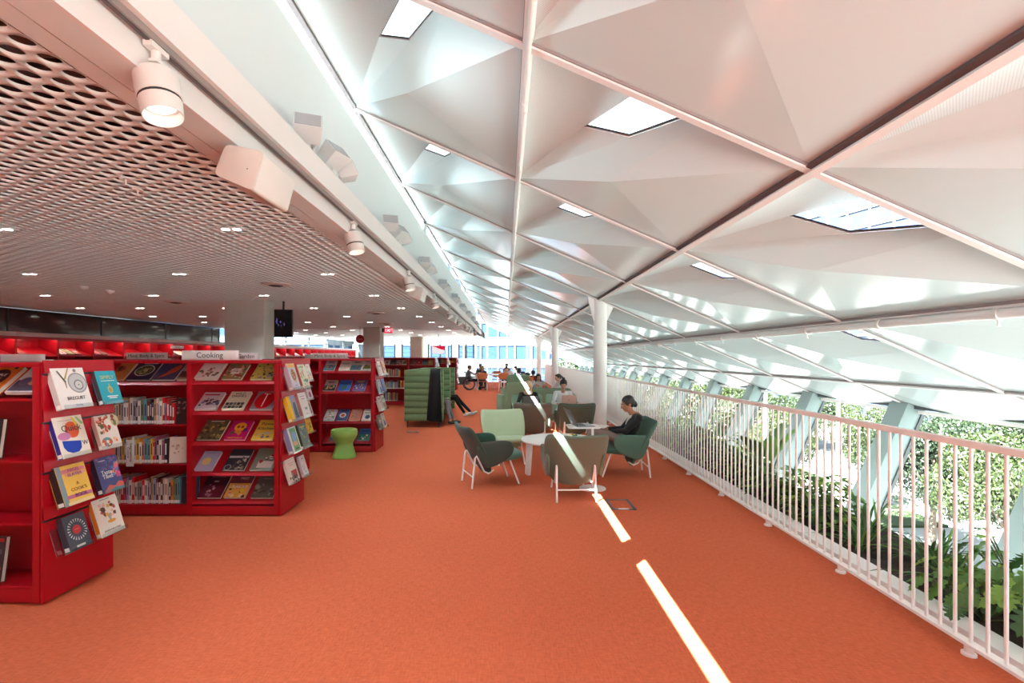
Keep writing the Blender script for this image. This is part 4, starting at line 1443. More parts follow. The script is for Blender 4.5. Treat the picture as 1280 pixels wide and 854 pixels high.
wb = wall_bay()
YB = [5.2 + 1.02 * k for k in range(30)]
for i, y in enumerate(YB):
    o = wb if i == 0 else dup(wb)
    o.location = (-10.95, y, 0)
    o['label'] = '%s red wall bookcase bay from the front along the left wall' % ORD[i]
    if i < 26 and i not in (9, 10):
        n = (3, 4, 3, 2, 4, 3, 1, 3, 2, 3)[i % 10]
        for q in range(n):
            fr = ((230, 220, 214), (226, 110, 120), (90, 110, 190), (206, 190, 140), (120, 70, 60), (236, 226, 220), (200, 60, 50))[(q * 3 + i) % 7]
            face_book('cover out book, %s along in the %s left wall bay' % (ORD[q], ORD[i]), .19, .26, .02, fr, gen_art((q + i) % 6, rs) if i < 8 else (), loc=(-10.97, y - .34 + q * .215, 1.555), rot=(R(-62), 0, PI / 2), group='cover out books on the left wall', sticker=False, pages=False)
for y, body in ((9.75, 'Biographies'), (16.1, 'History'), (20.2, 'Arts')):
    m = MB()
    m.box(0, 0.012, -0.32, 0.32, 0, 0.09)
    o = m.build('shelf_sign', flat((236, 226, 222)))
    o.location = (-10.944, y, 1.77)
    tag(o, 'small white sign reading %s on a left wall bookcase' % body, 'sign')
    text(body, .085, flat(INK), o, (0.0135, 0, 0.045), (PI / 2, 0, PI / 2), ext=0.0005)
# ================================================================== FIXTURES
def track_spot(y, label):
    """can spotlight hung from the track on a bracket"""
    root = thing('track_spotlight', label, 'spotlight', (XE + 0.03, y, 2.75), 0, 'spotlights along the bulkhead track')
    m = MB()
    m.box(-0.018, 0.018, -0.05, 0.05, -0.022, 0.0)
    m.lathe([(0.018, -0.055), (0.018, -0.02)], 14)
    m.build('track_adapter', M_FIX, root, smooth=True)
    m = MB()
    m.box(-0.018, 0.018, -0.02, 0.09, -0.068, -0.054)
    m.box(-0.016, 0.016, 0.078, 0.09, -0.17, -0.054)
    m.build('bracket', M_FIX, root, bevel=0.003)
    tl = Matrix.Translation((0.0, 0.015, -0.175)) @ Matrix.Rotation(R(-14), 4, 'Y') @ Matrix.Rotation(R(-6), 4, 'X') @ Matrix.Diagonal((1.16, 1.16, .92, 1))
    m = MB()
    m.lathe([(0.060, 0.075), (0.068, 0.078), (0.070, 0.07), (0.070, -0.03), (0.066, -0.034)][::-1], 28, xf=tl)
    m.build('lamp_housing', M_FIX, root, smooth=True)
    m = MB()
    m.lathe([(0.066, -0.045), (0.066, -0.033)], 28, xf=tl)
    m.build('gasket_ring', M_DARK, root, smooth=True)
    m = MB()
    m.lathe([(0.060, -0.118), (0.063, -0.118), (0.066, -0.045), (0.058, -0.045)], 28, xf=tl, cap=False)
    m.lathe([(0.058, -0.050), (0.060, -0.118)], 28, xf=tl, cap=False)
    m.build('lamp_snoot', M_FIX, root, smooth=True)
    m = MB()
    m.lathe([(0.046, -0.066), (0.046, -0.060)], 24, xf=tl)
    m.build('lens', M_LAMPS, root, smooth=True)
    m = MB()
    m.lathe([(0.0575, -0.062), (0.0575, -0.058)], 24, xf=tl)
    m.build('reflector', M_FIX, root, smooth=True)
    return root


sp0 = track_spot(1.95, 'nearest white can spotlight on the bulkhead track')
for k in range(1, 9):
    dup(sp0, loc=(XE + 0.03, 1.95 + 2.54 * k, 2.75), label='%s white can spotlight from the camera along the bulkhead track' % ORD[k])

# wedge loudspeakers fixed to the ceiling margin
def loudspeaker(y, label):
    root = thing('ceiling_loudspeaker', label, 'loudspeaker', (-1.46, y, ZC), 0, 'white loudspeakers on the ceiling edge')
    m = MB()
    q4 = [(-.017, -.018), (.185, -.055), (.126, -.266), (-.080, -.177)]
    poly = []
    for i in range(4):
        p, a_, b_ = Vector(q4[i]), Vector(q4[i - 1]), Vector(q4[(i + 1) % 4])
        u, v = (a_ - p).normalized() * .03, (b_ - p).normalized() * .03
        for t in (0, .33, .67, 1):
            w_ = (p + u) * (1 - t) ** 2 + p * 2 * t * (1 - t) + (p + v) * t * t
            poly.append((w_.x, w_.y))
    m.prism(poly, 0.0, 0.39)
    m.build('cabinet', M_FIX, root, bevel=0.008)
    m = MB()
    gp = [(-0.03 + (x - -0.03) * 1.02, z) for x, z in poly]
    m.prism(poly, -0.014, -0.002)
    m.build('front_grille', mat('speaker_grille', (226, 220, 214), 0.6, var=0.02, bump=0.3, bscale=600), root, bevel=0.004)
    m = MB()
    m.lathe([(0.003, 0), (0.003, 0.002)], 8, xf=Matrix.Translation((0.10, -0.015, -0.15)) @ Matrix.Rotation(PI / 2, 4, 'X'))
    m.build('indicator', M_DARK, root)
    return root


lsp = loudspeaker(2.56, 'nearest white box loudspeaker on the ceiling edge')
for k, y in enumerate((7.55, 12.6, 17.6)):
    dup(lsp, loc=(-1.46, y, ZC), label='%s white box loudspeaker from the camera on the ceiling edge' % ORD[k + 1])

# floods on the ledge: a single one with an arched cable arm and a twin pair
def flood_head(m_body, m_lens, root, x, y, z, yaw, pitch, s=1.0):
    xf = Matrix.Translation((x, y, z)) @ Matrix.Rotation(yaw, 4, 'Z') @ Matrix.Rotation(pitch, 4, 'X') @ Matrix.Scale(s, 4)
    m = MB()
    m.add([(-.075, -.07, -.055), (.075, -.07, -.055), (.075, -.07, .055), (-.075, -.07, .055), (-.06, .05, -.045), (.06, .05, -.045), (.06, .05, .045), (-.06, .05, .045)],
          [(0, 1, 2, 3), (7, 6, 5, 4), (0, 4, 5, 1), (1, 5, 6, 2), (2, 6, 7, 3), (3, 7, 4, 0)], xf=xf)
    h = m.build('lamp_head', m_body, root, bevel=0.004)
    for k in range(6):
        f = MB()
        f.box(-.05 + .02 * k - .002, -.05 + .02 * k + .002, .045, .075, -.04, .04, xf=xf)
        f.build('cooling_fin', M_STEEL if False else m_body, h)
    g = MB()
    g.box(-.066, .066, -.0735, -.0705, -.046, .046, xf=xf)
    g.build('lens', m_lens, h)
    return h


M_UPL = mat('uplight_grey_white', (212, 213, 214), .5, var=.02)
M_FLENS = mat('flood_lens', (176, 176, 180), 0.25, var=0.02)


def single_flood(y, label):
    M_FIX = M_UPL
    root = thing('uplight', label, 'uplight', (-1.45, y, 2.955), 0, 'white uplights on the bulkhead ledge')
    m = MB()
    m.box(-.05, .05, -.05, .05, 0, .02)
    m.lathe([(.016, .02), (.016, .09)], 12)
    m.build('base', M_FIX, root, bevel=0.002)
    flood_head(M_FIX, M_FLENS, root, .03, -.02, .17, R(20), R(-30), 1.3)
    m = MB()
    pts = [(.02, .05, .03), (.01, .12, .10), (-.01, .12, .22), (.0, .06, .29), (.02, -.02, .28)]
    m.tube(pts, .013, 8)
    for q in range(9):
        t = q / 8
        i = min(3, int(t * 4))
        a, b = Vector(pts[i]), Vector(pts[i + 1])
        p = a.lerp(b, t * 4 - i)
        m.ell(p, (.02, .008, .02), su=8, sv=5)
    m.build('cable_arm', M_FIX, root, smooth=True)
    return root


def twin_flood(y, label):
    M_FIX = M_UPL
    root = thing('twin_uplight', label, 'uplight', (-1.43, y, 2.955), 0, 'white uplights on the bulkhead ledge')
    m = MB()
    m.box(-.05, .05, -.09, .09, 0, .02)
    m.lathe([(.016, .02), (.016, .08)], 12)
    m.tube([(0, -.11, .09), (0, .13, .09)], .014, 10)
    m.build('base', M_FIX, root, bevel=0.001)
    flood_head(M_FIX, M_FLENS, root, .0, -.10, .18, R(70), R(-40), 1.35)
    flood_head(M_FIX, M_FLENS, root, .02, .14, .15, R(115), R(-25), 1.25)
    return root


f1 = single_flood(3.50, 'nearest single white uplight with an arched cable on the bulkhead ledge')
f2 = twin_flood(4.08, 'nearest twin white uplight on the bulkhead ledge')
for k in range(1, 9):
    dup(f1, loc=(-1.45, 3.50 + 2.45 * k, 2.955), label='%s single white uplight from the camera on the bulkhead ledge' % ORD[k])
    dup(f2, loc=(-1.43, 4.08 + 2.45 * k, 2.955), label='%s twin white uplight from the camera on the bulkhead ledge' % ORD[k])

# recessed twin downlights in the perforated ceiling
def downlight():
    root = thing('downlight', 'x', 'ceiling light', (0, 0, ZC), 0, 'twin downlights in the perforated ceiling')
    m = MB()
    m.box(-.11, .11, -.045, .045, -.012, -.002)
    m.build('trim_frame', M_WHITE, root, bevel=0.003)
    for s in (-1, 1):
        m = MB()
        m.lathe([(.032, -.016), (.032, -.0125)], 16, xf=Matrix.Translation((s * .05, 0, 0)))
        m.build('lens', M_LAMP, root)
    return root


dl = downlight()
first = True
for i, x in enumerate((-2.43, -4.46, -6.5, -8.5, -9.9)):  # last row added to wash the left wall bookcases with light
    for k in range(0, 11):
        y = 4.28 + 2.32 * k
        lab = 'bright twin downlight, %s from the camera in the %s row from the bulkhead' % (ORD[k], ORD[i])
        if first:
            dl.location = (x, y, ZC)
            dl['label'] = lab
            first = False
        else:
            dup(dl, loc=(x, y, ZC), label=lab)

# small ceiling devices
def ceiling_disc(name, label, cat, x, y, r, hgt, m_):
    root = thing(name, label, cat, (x, y, ZC))
    m = MB()
    m.lathe([(r * .7, -hgt), (r, -hgt * .5), (r, -.001)], 24)
    m.build('cover', m_, root, smooth=True)
    m = MB()
    m.lathe([(r * .3, -hgt * 1.35), (r * .5, -hgt)], 16)
    m.build('sensor', M_DARK if m_ is not M_WHITE else M_FIX, root, smooth=True)
    return root


M_CDISC = mat('ceiling_device', (226, 212, 208), 0.5)
for px, py, r, nm in ((220, 377, .22, 'round ceiling speaker left of the concrete column'), (470, 391, .22, 'round ceiling speaker near the aisle past the concrete column'), (345, 355, .22, 'wide round ceiling speaker above the hanging screen'), (483, 404, .24, 'grey round ceiling speaker above the exit sign')):
    d = 1.14 * F / (CY - py)
    ceiling_disc('ceiling_speaker', nm, 'ceiling speaker', (px - CX) * d / F, d, r, .03, M_CDISC)
for px, py, nm in ((137, 363, 'small white smoke detector among the downlights'), (104, 358, 'white smoke detector left among the downlights')):
    d = 1.14 * F / (CY - py)
    ceiling_disc('smoke_detector', nm, 'smoke detector', (px - CX) * d / F, d, .07, .05, M_WHITE)
for px, py, nm in ((157, 223, 'nearest white sprinkler hanging from the perforated ceiling'), (172, 237, 'second white sprinkler beside the nearest one'), (430, 358, 'small sprinkler in the perforated ceiling near the bulkhead')):
    d = 1.14 * F / (CY - py)
    root = thing('ceiling_sprinkler', nm, 'sprinkler', ((px - CX) * d / F, d, ZC))
    m = MB()
    m.lathe([(.034, -.008), (.034, 0)], 16)
    m.build('escutcheon', M_WHITE, root)
    m = MB()
    m.lathe([(.016, -.045), (.016, -.042), (.005, -.038), (.005, -.02), (.010, -.008)], 10)
    m.build('deflector', M_FIX, root, smooth=True)
# flush access hatch
m = MB()
m.box(-4.3, -3.75, 2.75, 3.3, ZC - .008, ZC - .002)
o = m.build('ceiling_hatch', M_SHEET, bevel=0.002)
tag(o, 'plain square access hatch in the perforated ceiling at the left', 'hatch')

# hanging screen beside the concrete column
root = thing('hanging_screen', 'black screen hung from the ceiling beside the concrete column', 'screen', (-4.57, 9.95, 1.90))
m = MB()
m.box(-.185, .185, -.03, .03, 0, .57)
m.build('screen_case', M_BLACK, root, bevel=0.005)
m = MB()
m.box(-.172, .172, -.0315, -.0305, .015, .555)
sm = bpy.data.materials.new('screen_image')
sm.use_nodes = True
b = sm.node_tree.nodes['Principled BSDF']
b.inputs['Base Color'].default_value = lin((20, 20, 24))
b.inputs['Roughness'].default_value = 0.15
m.build('display', sm, root)
m = MB()
for x, z, w_, h_ in ((-.13, .27, .012, .12), (-.06, .30, .02, .03), (-.145, .30, .006, .05), (-.1, .23, .012, .04), (.02, .24, .012, .05), (-.04, .22, .008, .03)):
    m.box(x, x + w_, -.0325, -.0318, z, z + h_)
m.build('screen_picture', mat('screen_glow', (110, 110, 190), 0.5, emit=(120, 120, 220), estr=0.5), root)
m = MB()
m.tube([(0, 0, .57), (0, 0, .74)], .02, 10)
m.build('ceiling_pole', M_BLACK, root, smooth=True)

# exit sign, round red sign, banner screen
x, y, z = at(485.5, 413, 18.4)
root = thing('exit_sign', 'small red lit sign hung by the second concrete column', 'sign', (x, y, z))
m = MB()
m.box(-.16, .16, -.03, .03, -.11, .11)
m.build('sign_box', mat('exit_red', (150, 12, 30), 0.4, emit=(200, 10, 40), estr=0.3, var=0), root, bevel=0.004)
text('EXIT', .15, mat('exit_letters', (255, 190, 200), 0.5, emit=(255, 150, 170), estr=1.2, var=0), root, (0.03, -.032, 0), (PI / 2, 0, 0))
m = MB()
m.tube([(-.1, 0, .11), (-.1, 0, ZC - z)], .008, 8)
m.build('hanger', M_DARK, root)
m = MB()
m.box(-.24, -.16, -.03, .03, -.08, .08)
m.build('sensor_box', M_BLACK, root, bevel=0.004)
x, y, z = at(450, 424, 18.0)
root = thing('round_sign', 'round dark red sign hung left of the second concrete column', 'sign', (x, y, z))
m = MB()
m.lathe([(.155, -.015), (.155, .015)], 32, xf=Matrix.Rotation(PI / 2, 4, 'X'))
m.build('sign_disc', mat('sign_red', (160, 20, 36), 0.4), root, smooth=True)
m = MB()
for q in range(4):
    m.box(-.09 + q * .05, -.06 + q * .05, -.017, -.0155, -.012, .012)
m.build('sign_mark', flat((226, 150, 150)), root)
m = MB()
m.tube([(0, 0, .155), (0, 0, ZC - z)], .006, 8)
m.build('hanger', M_DARK, root)
x, y, z = at(548, 437.5, 24)
root = thing('banner_screen', 'hanging white screen with a red wave across its top', 'screen', (x, y, z))
m = MB()
m.box(-.33, .33, -.03, .03, -.21, .21)
m.build('screen_case', M_BLACK, root, bevel=0.005)
m = MB()
m.box(-.32, .32, -.0315, -.0305, -.20, .20)
m.build('display', mat('banner_white', (240, 240, 244), 0.4, emit=(235, 238, 245), estr=0.7, var=0), root)
m = MB()
m.add([(-.32, -.0325, .20), (.32, -.0325, .20), (.32, -.0325, -.02), (.1, -.0325, .03), (-.1, -.0325, .12)], [(4, 3, 2, 1, 0)])
m.build('red_wave', mat('banner_red', (220, 30, 70), 0.4, emit=(220, 20, 60), estr=0.6, var=0), root)
m = MB()
m.tube([(0, 0, .21), (0, 0, ZC - z)], .015, 8)
m.build('hanger', M_DARK, root)

# ================================================================== FURNITURE
FAB = {}


def fabric(col):
    return mat('fabric_%d_%d_%d' % col, col, 0.9, spec=0.2, var=0.08, vscale=120, bump=0.25, bscale=500, sheen=0.15)


BACK_OUT = densify([(0.235, 0.0), (0.29, 0.10), (0.325, 0.26), (0.335, 0.42), (0.325, 0.53), (0.29, 0.585), (0.22, 0.605), (0.0, 0.612),
                    (-0.22, 0.605), (-0.29, 0.585), (-0.325, 0.53), (-0.335, 0.42), (-0.325, 0.26), (-0.29, 0.10), (-0.235, 0.0), (-0.15, -0.035), (0, -0.045), (0.15, -0.035)], 0.06)


def smooth_outline(p, it=2):
    for _ in range(it):
        q = []
        n = len(p)
        for i in range(n):
            a, b = p[i], p[(i + 1) % n]
            q.append((a[0] * .75 + b[0] * .25, a[1] * .75 + b[1] * .25))
            q.append((a[0] * .25 + b[0] * .75, a[1] * .25 + b[1] * .75))
        p = q
    return p


BACK_OUT = smooth_outline([(0.19, -0.03), (0.29, 0.08), (0.325, 0.26), (0.335, 0.44), (0.325, 0.60), (0.22, 0.612), (0.0, 0.615),
                           (-0.22, 0.612), (-0.325, 0.60), (-0.335, 0.44), (-0.325, 0.26), (-0.29, 0.08), (-0.19, -0.03), (0, -0.05)], 2)
TILT = R(30)


def lounge_chair(label, loc, rz, c_in, c_out, c_seat=None, arms=True, group='low upholstered armchairs', name='lounge_chair', legs=True, wmul=1.0):
    root = thing(name, label, 'armchair', loc, rz, group)
    fi, fo = fabric(c_in), fabric(c_out)
    fs = fabric(c_seat or c_in)
    xb = Matrix.Translation((0, 0.10, 0.165)) @ Matrix.Rotation(-TILT, 4, 'X') @ Matrix.Diagonal((wmul, 1, 1, 1))
    m = MB()
    m.pad(BACK_OUT, 0.06, bend=lambda x, z: -0.55 * x * x, mf=0, mb_=1, xf=xb)
    m.build('backrest', [fi, fo], root, smooth=True, angle=60)
    so = smooth_outline([(0.26, 0.13), (0.275, -0.20), (0.23, -0.37), (-0.23, -0.37), (-0.275, -0.20), (-0.26, 0.13)], 2)
    m = MB()
    # a pad lies in x,z: turn it so that its z becomes y
    xs_ = Matrix.Translation((0, 0.02, 0.315)) @ Matrix.Rotation(R(-86) + PI, 4, 'X') @ Matrix.Diagonal((wmul, 1, -1, 1))
    m.pad(so, 0.085, xf=Matrix.Translation((0, 0.02, 0.318)) @ Matrix.Rotation(R(-5), 4, 'X') @ Matrix(((wmul, 0, 0, 0), (0, 0, 1, 0), (0, -1, 0, 0), (0, 0, 0, 1))))
    m.build('seat', fs, root, smooth=True, angle=60)
    if arms:
        for s in (-1, 1):
            ao = smooth_outline([(0.30, 0.53), (0.10, 0.545), (-0.10, 0.545), (-0.17, 0.50), (-0.17, 0.40), (-0.08, 0.31), (0.10, 0.24), (0.19, 0.24)], 2)
            xa = Matrix.Translation((s * 0.285 * wmul, 0, 0)) @ Matrix(((0, 1, 0, 0), (1, 0, 0, 0), (0, 0, 1, 0), (0, 0, 0, 1)))
            m = MB()
            # outline x runs along the chair's depth, bend flares the front outward
            m.pad(ao, 0.05, bend=lambda a, z, s=s: s * (0.05 * max(0, (0.15 - a)) + 0.05 * (z - 0.3)), mf=0, mb_=1, xf=xa)
            m.build('armrest', [fo, fi] if s < 0 else [fi, fo], root, smooth=True, angle=60)
    if legs:
        for s in (-1, 1):
            m = MB()
            m.tube([(s * 0.16, -0.18, 0.285), (s * 0.185, -0.285, 0.0)], 0.0105, 10)
            m.build('leg', M_RAIL, root, smooth=True)
            m = MB()
            pts = [(s * 0.19, 0.03, 0.19), (s * 0.195, 0.10, 0.155), (s * 0.20, 0.155, 0.185), (s * 0.20, 0.225, 0.33), (s * 0.20, 0.245, 0.365), (s * 0.20, 0.262, 0.345), (s * 0.205, 0.30, 0.0)]
            m.tube(pts, 0.0105, 10)
            m.build('leg', M_RAIL, root, smooth=True)
        m = MB()
        m.tube([(-0.203, 0.285, 0.125), (0.203, 0.285, 0.125)], 0.008, 8)
        m.build('stretcher', M_RAIL, root, smooth=True)
    return root


G_DK, G_MID, G_SAGE, G_TAUPE, G_CHAR = (52, 78, 66), (74, 106, 92), (150, 172, 142), (100, 112, 98), (84, 84, 76)
lounge_chair('dark green armchair in side view left of the round white table', (-0.175, 5.78, 0), R(90 - 69 + 0) + 0 + R(90 - 0) - R(0), G_DK, (64, 76, 70), (92, 130, 118))
lounge_chair('taupe backed armchair in front, its back to the camera crossed by the sunbeam', (0.72, 5.27, 0), PI + R(2), (96, 124, 104), G_TAUPE)
lounge_chair('pale sage armless chair behind the dark green armchair', (0.02, 6.95, 0), R(14), (176, 194, 160), (150, 168, 138), (176, 194, 160), arms=False)
lounge_chair('green armchair the woman in black sits in, near the railing', (1.50, 6.20, 0), R(-92), (66, 102, 86), (78, 112, 98), (60, 92, 80))
lounge_chair('taupe backed armchair past the round table, its back crossed by sunlight', (0.50, 8.68, 0), PI - R(4), (96, 124, 104), (104, 110, 102))
lounge_chair('charcoal green backed armchair right of the taupe one past the round table', (1.21, 8.60, 0), PI + R(2), (84, 112, 94), (72, 92, 84))
lounge_chair('green seated armchair of the woman in the beige headscarf', (0.44, 9.85, 0), R(0), (122, 150, 128), (74, 76, 66), (28, 112, 76))
lounge_chair('sage armchair of the woman in the white hoodie', (1.17, 9.9, 0), R(0), (140, 166, 142), (120, 144, 124), (150, 172, 150), arms=False)

# high backed sage seats further on
def high_seat(label, loc, rz, w, h, c, name='high_back_seat'):
    root = thing(name, label, 'high back seat', loc, rz, 'sage high backed seats in the middle distance')
    f = fabric(c)
    m = MB()
    ol = smooth_outline([(w / 2, .12), (w / 2, h * .6), (w / 2 - .01, h), (w / 2 - .12, h + .03), (-w / 2 + .12, h + .03), (-w / 2 + .01, h), (-w / 2, h * .6), (-w / 2, .12)], 2)
    m.pad(ol, .09, bend=lambda x, z: 0.28 + 0.10 * z, mf=0, mb_=0)
    m.build('backrest', f, root, smooth=True, angle=60)
    m = MB()
    m.box(-w / 2 + .01, w / 2 - .01, -.30, .26, .24, .40)
    m.build('seat', f, root, bevel=0.035)
    for s in (-1, 1):
        m = MB()
        m.box(s * w / 2 - .045, s * w / 2 + .045, -.28, .34, .20, .60)
        m.build('side_panel', f, root, bevel=0.03)
        for yy in (-.24, .26):
            m = MB()
            m.tube([(s * (w / 2 - .06), yy, .24), (s * (w / 2 - .05), yy, 0)], .012, 8)
            m.build('leg', M_RAIL, root, smooth=True)
    return root


high_seat('sage high backed seat left of the woman in the headscarf', (0.19, 11.6, 0), R(195), .62, .88, (132, 154, 126))
high_seat('sage high backed seat with a rounded top further back', (0.28, 13.9, 0), R(190), .66, .98, (116, 142, 116))
high_seat('long green bench back between the seated women and the round column', (1.02, 12.3, 0), R(180), 1.25, .70, (110, 140, 118))

# tables
def leg_table(name, label, loc, r, h, rz=0.3):
    root = thing(name, label, 'table', loc, rz)
    m = MB()
    m.lathe([(r - .012, h - .022), (r, h - .010), (r, h - .003), (r - .003, h)], 48)
    m.build('tabletop', M_WHITE, root, smooth=True)
    for k in range(3):
        a = 2 * PI * k / 3
        xf = Matrix.Rotation(a, 4, 'Z')
        m = MB()
        m.add([(r * .80, -.068, h - .022), (r * .80, .068, h - .022), (r * .80 + .04, .068, h - .022), (r * .80 + .04, -.068, h - .022),
               (r * .85, -.05, 0), (r * .85, .05, 0), (r * .85 + .04, .05, 0), (r * .85 + .04, -.05, 0)],
              [(0, 1, 2, 3), (7, 6, 5, 4), (0, 4, 5, 1), (1, 5, 6, 2), (2, 6, 7, 3), (3, 7, 4, 0)], xf=xf)
        m.build('leg', M_WHITE, root, bevel=0.004)
    return root


leg_table('round_table', 'low round white table with slab legs among the armchairs', (0.70, 6.30, 0), .50, .425, rz=R(200))


def c_table(label, loc, rz, h=.70, w=.34, d=.26):
    root = thing('side_table', label, 'side table', loc, rz)
    m = MB()
    m.lathe([(.15, 0), (.15, .006), (.146, .009)], 32)
    m.build('base', M_RAIL, root, smooth=True)
    m = MB()
    m.tube([(.0, .0, .008), (0, 0, h - .015)], .014, 12)
    m.build('pole', M_RAIL, root, smooth=True)
    m = MB()
    m.prism(rrect(w, d, .04), 0, .014, xf=Matrix(((1, 0, 0, -.11), (0, 0, 1, 0), (0, 1, 0, h - .015), (0, 0, 0, 1))))
    m.build('tabletop', M_RAIL, root, bevel=0.003)
    return root


c_table('white pole side table holding a laptop beside the front armchair', (0.99, 5.50, 0), 0, h=.715, w=.36, d=.30)
c_table('thin white pole side table standing in the aisle further on', (-0.06, 15.8, 0), PI, h=.68, w=.40, d=.4)


def laptop(label, loc, rz, c_lid, open_=105, w=.30, d=.21, name='laptop', screen=(60, 62, 70)):
    """open laptop: keyboard side towards -y"""
    root = thing(name, label, 'laptop', loc, rz)
    m = MB()
    m.box(-w / 2, w / 2, -d / 2, d / 2, 0, .011)
    m.build('base', mat('laptop_grey', (150, 150, 154), .35, metal=.4), root, bevel=0.003)
    k = MB()
    for i in range(5):
        for j in range(12):
            x = -w * .43 + w * .86 * j / 12
            y = -d * .05 + d * .44 * i / 5
            k.box(x, x + w * .055, y, y + d * .065, .0112, .0125)
    k.build('keyboard', M_BLACK, root)
    xf = Matrix.Translation((0, d / 2, .011)) @ Matrix.Rotation(R(90 - open_), 4, 'X')
    m = MB()
    m.box(-w / 2, w / 2, -.006, 0, 0, d, xf=xf)
    lid = m.build('lid', mat('laptop_lid_%d_%d_%d' % c_lid, c_lid, .35, metal=.2), root, bevel=0.002)
    m = MB()
    m.box(-w / 2 + .008, w / 2 - .008, -.0068, -.0062, .01, d - .008, xf=xf)
    m.build('display', mat('lap_screen', screen, .1), lid)
    m = MB()
    m.ell((0, .0005, d * .5), (.012, .0012, .014), xf=xf, su=12, sv=6)
    m.build('lid_emblem', mat('laptop_grey', (150, 150, 154)), lid, smooth=True)
    return root


laptop('grey laptop open on the pole side table, seen from behind', (0.88, 5.50, .716), R(98), (96, 98, 104), open_=118, w=.28, d=.20)
laptop('dark stickered laptop on the knees of the woman in the headscarf', (.475, 9.28, .545), PI, (120, 112, 112), open_=100, w=.30, d=.2)
laptop('pink laptop on the knees of the woman in the white hoodie', (1.21, 9.34, .56), PI, (226, 176, 160), open_=100, w=.28, d=.2)
# open booklet, cup and posy on the low table
m = MB()
n = 10
vs, fs = [], []
for j in range(2):
    for i in range(n + 1):
        x = -.15 + .30 * i / n
        vs.append((x, -.1 + .2 * j, .004 + .014 * abs(math.sin(2 * PI * i / n)) ** 1.0))
for i in range(n):
    fs.append((i, i + 1, n + 2 + i, n + 1 + i))
m.add(vs + [(v[0], v[1], 0) for v in vs], fs + [tuple(a + 2 * (n + 1) for a in f)[::-1] for f in fs] + [(i, i + 2 * (n + 1), i + 1 + 2 * (n + 1), i + 1) for i in range(n)] + [(i + n + 1, i + 1 + n + 1, i + 1 + 3 * (n + 1), i + 3 * (n + 1)) for i in range(n)])
o = m.build('open_booklet', flat((236, 232, 230)), smooth=True)
o.location = (.88, 6.42, .426)
o.rotation_euler = (0, 0, R(15))
tag(o, 'open white booklet lying on the low round table', 'booklet')
root = thing('flower_pot', 'small pot of purple and yellow flowers on the low round table', 'flowers', (.86, 6.02, .426))
m = MB()
m.lathe([(.028, 0), (.036, .06), (.034, .062)], 16)
m.build('pot', flat((70, 60, 96)), root, smooth=True)
m = MB()
rs = random.Random(2)
for q in range(26):
    a, r_ = rs.random() * 6.28, rs.random() * .055
    m.ell((r_ * math.cos(a), r_ * math.sin(a), .075 + rs.random() * .035), (.013, .013, .009), rs.randrange(3), su=6, sv=4)
m.build('blooms', [flat((110, 70, 150)), flat((236, 196, 70)), flat((60, 90, 60))], root, smooth=True)

# green stool: waisted drum
m = MB()
m.lathe([(.165, .0), (.170, .01), (.160, .06), (.128, .17), (.122, .20), (.13, .225), (.175, .30), (.190, .335), (.192, .375), (.186, .41), (.170, .418), (.150, .410), (.12, .400), (.0, .395)], 40)
o = m.build('waisted_stool', mat('stool_green', (150, 202, 100), .45, var=.03), smooth=True, angle=50)
o.location = (-2.41, 7.22, 0)
tag(o, 'lime green waisted drum stool in front of the red bookcase', 'stool')

# ---------------------------------------------------------------- green high booth
root = thing('high_booth', 'green channel upholstered high booth open to the aisle', 'booth', (-2.14, 10.2, 0))
fg = mat('booth_green', (116, 148, 106), .7, spec=.3, var=.06, vscale=40, bump=.15, bscale=300, sheen=.1)
fg2 = mat('booth_green_inner', (116, 148, 106), .7, spec=.3, var=.06, vscale=40, sheen=.1)


def channel_panel(y0, y1, x0, x1, z0, z1, n, ax='x'):
    m = MB()
    hh = (z1 - z0) / n
    for i in range(n):
        za, zb = z0 + i * hh, z0 + (i + 1) * hh
        prof = [(y0, za + .004), (y0 - .014, za + hh * .3), (y0 - .016, za + hh * .6), (y0 - .006, zb - .006), (y0 + .004, zb), (y1 - .004, zb), (y1 + .006, zb - .006), (y1 + .016, za + hh * .6), (y1 + .014, za + hh * .3), (y1, za + .004), (y1 - .004, za), (y0 + .004, za)]
        if ax == 'x':
            m.prism(prof, x0, x1, xf=Matrix(((0, 1, 0, 0), (1, 0, 0, 0), (0, 0, 1, 0), (0, 0, 0, 1))))
        else:
            m.prism(prof, x0, x1)
    return m


for i, (ya, nm) in enumerate(((0.0, 'side_panel'), (1.25, 'divider_panel'), (2.5, 'side_panel'))):
    channel_panel(ya + .02, ya + .10, 0, .82 if i < 2 else .80, .14, 1.215, 8).build(nm, fg, root, smooth=True, angle=30)
    m = MB()
    m.box(-.001, .82, ya - .004, ya + .012, .535, .547)
    m.build('piping', fg2, root)
channel_panel(0.0, .09, .1, 2.52, .14, 1.215, 8, ax='y').build('back_panel', fg, root, smooth=True, angle=30)
for ya in (.12, 1.37):
    m = MB()
    m.box(.10, .74, ya, ya + 1.11, .28, .44)
    m.build('seat', fg2, root, bevel=.03)
for xx in (.06, .72):
    for yy in (.06, 2.5):
        m = MB()
        m.tube([(xx, yy, .15), (xx, yy, 0)], .013, 8)
        m.build('leg', M_STEEL, root, smooth=True)
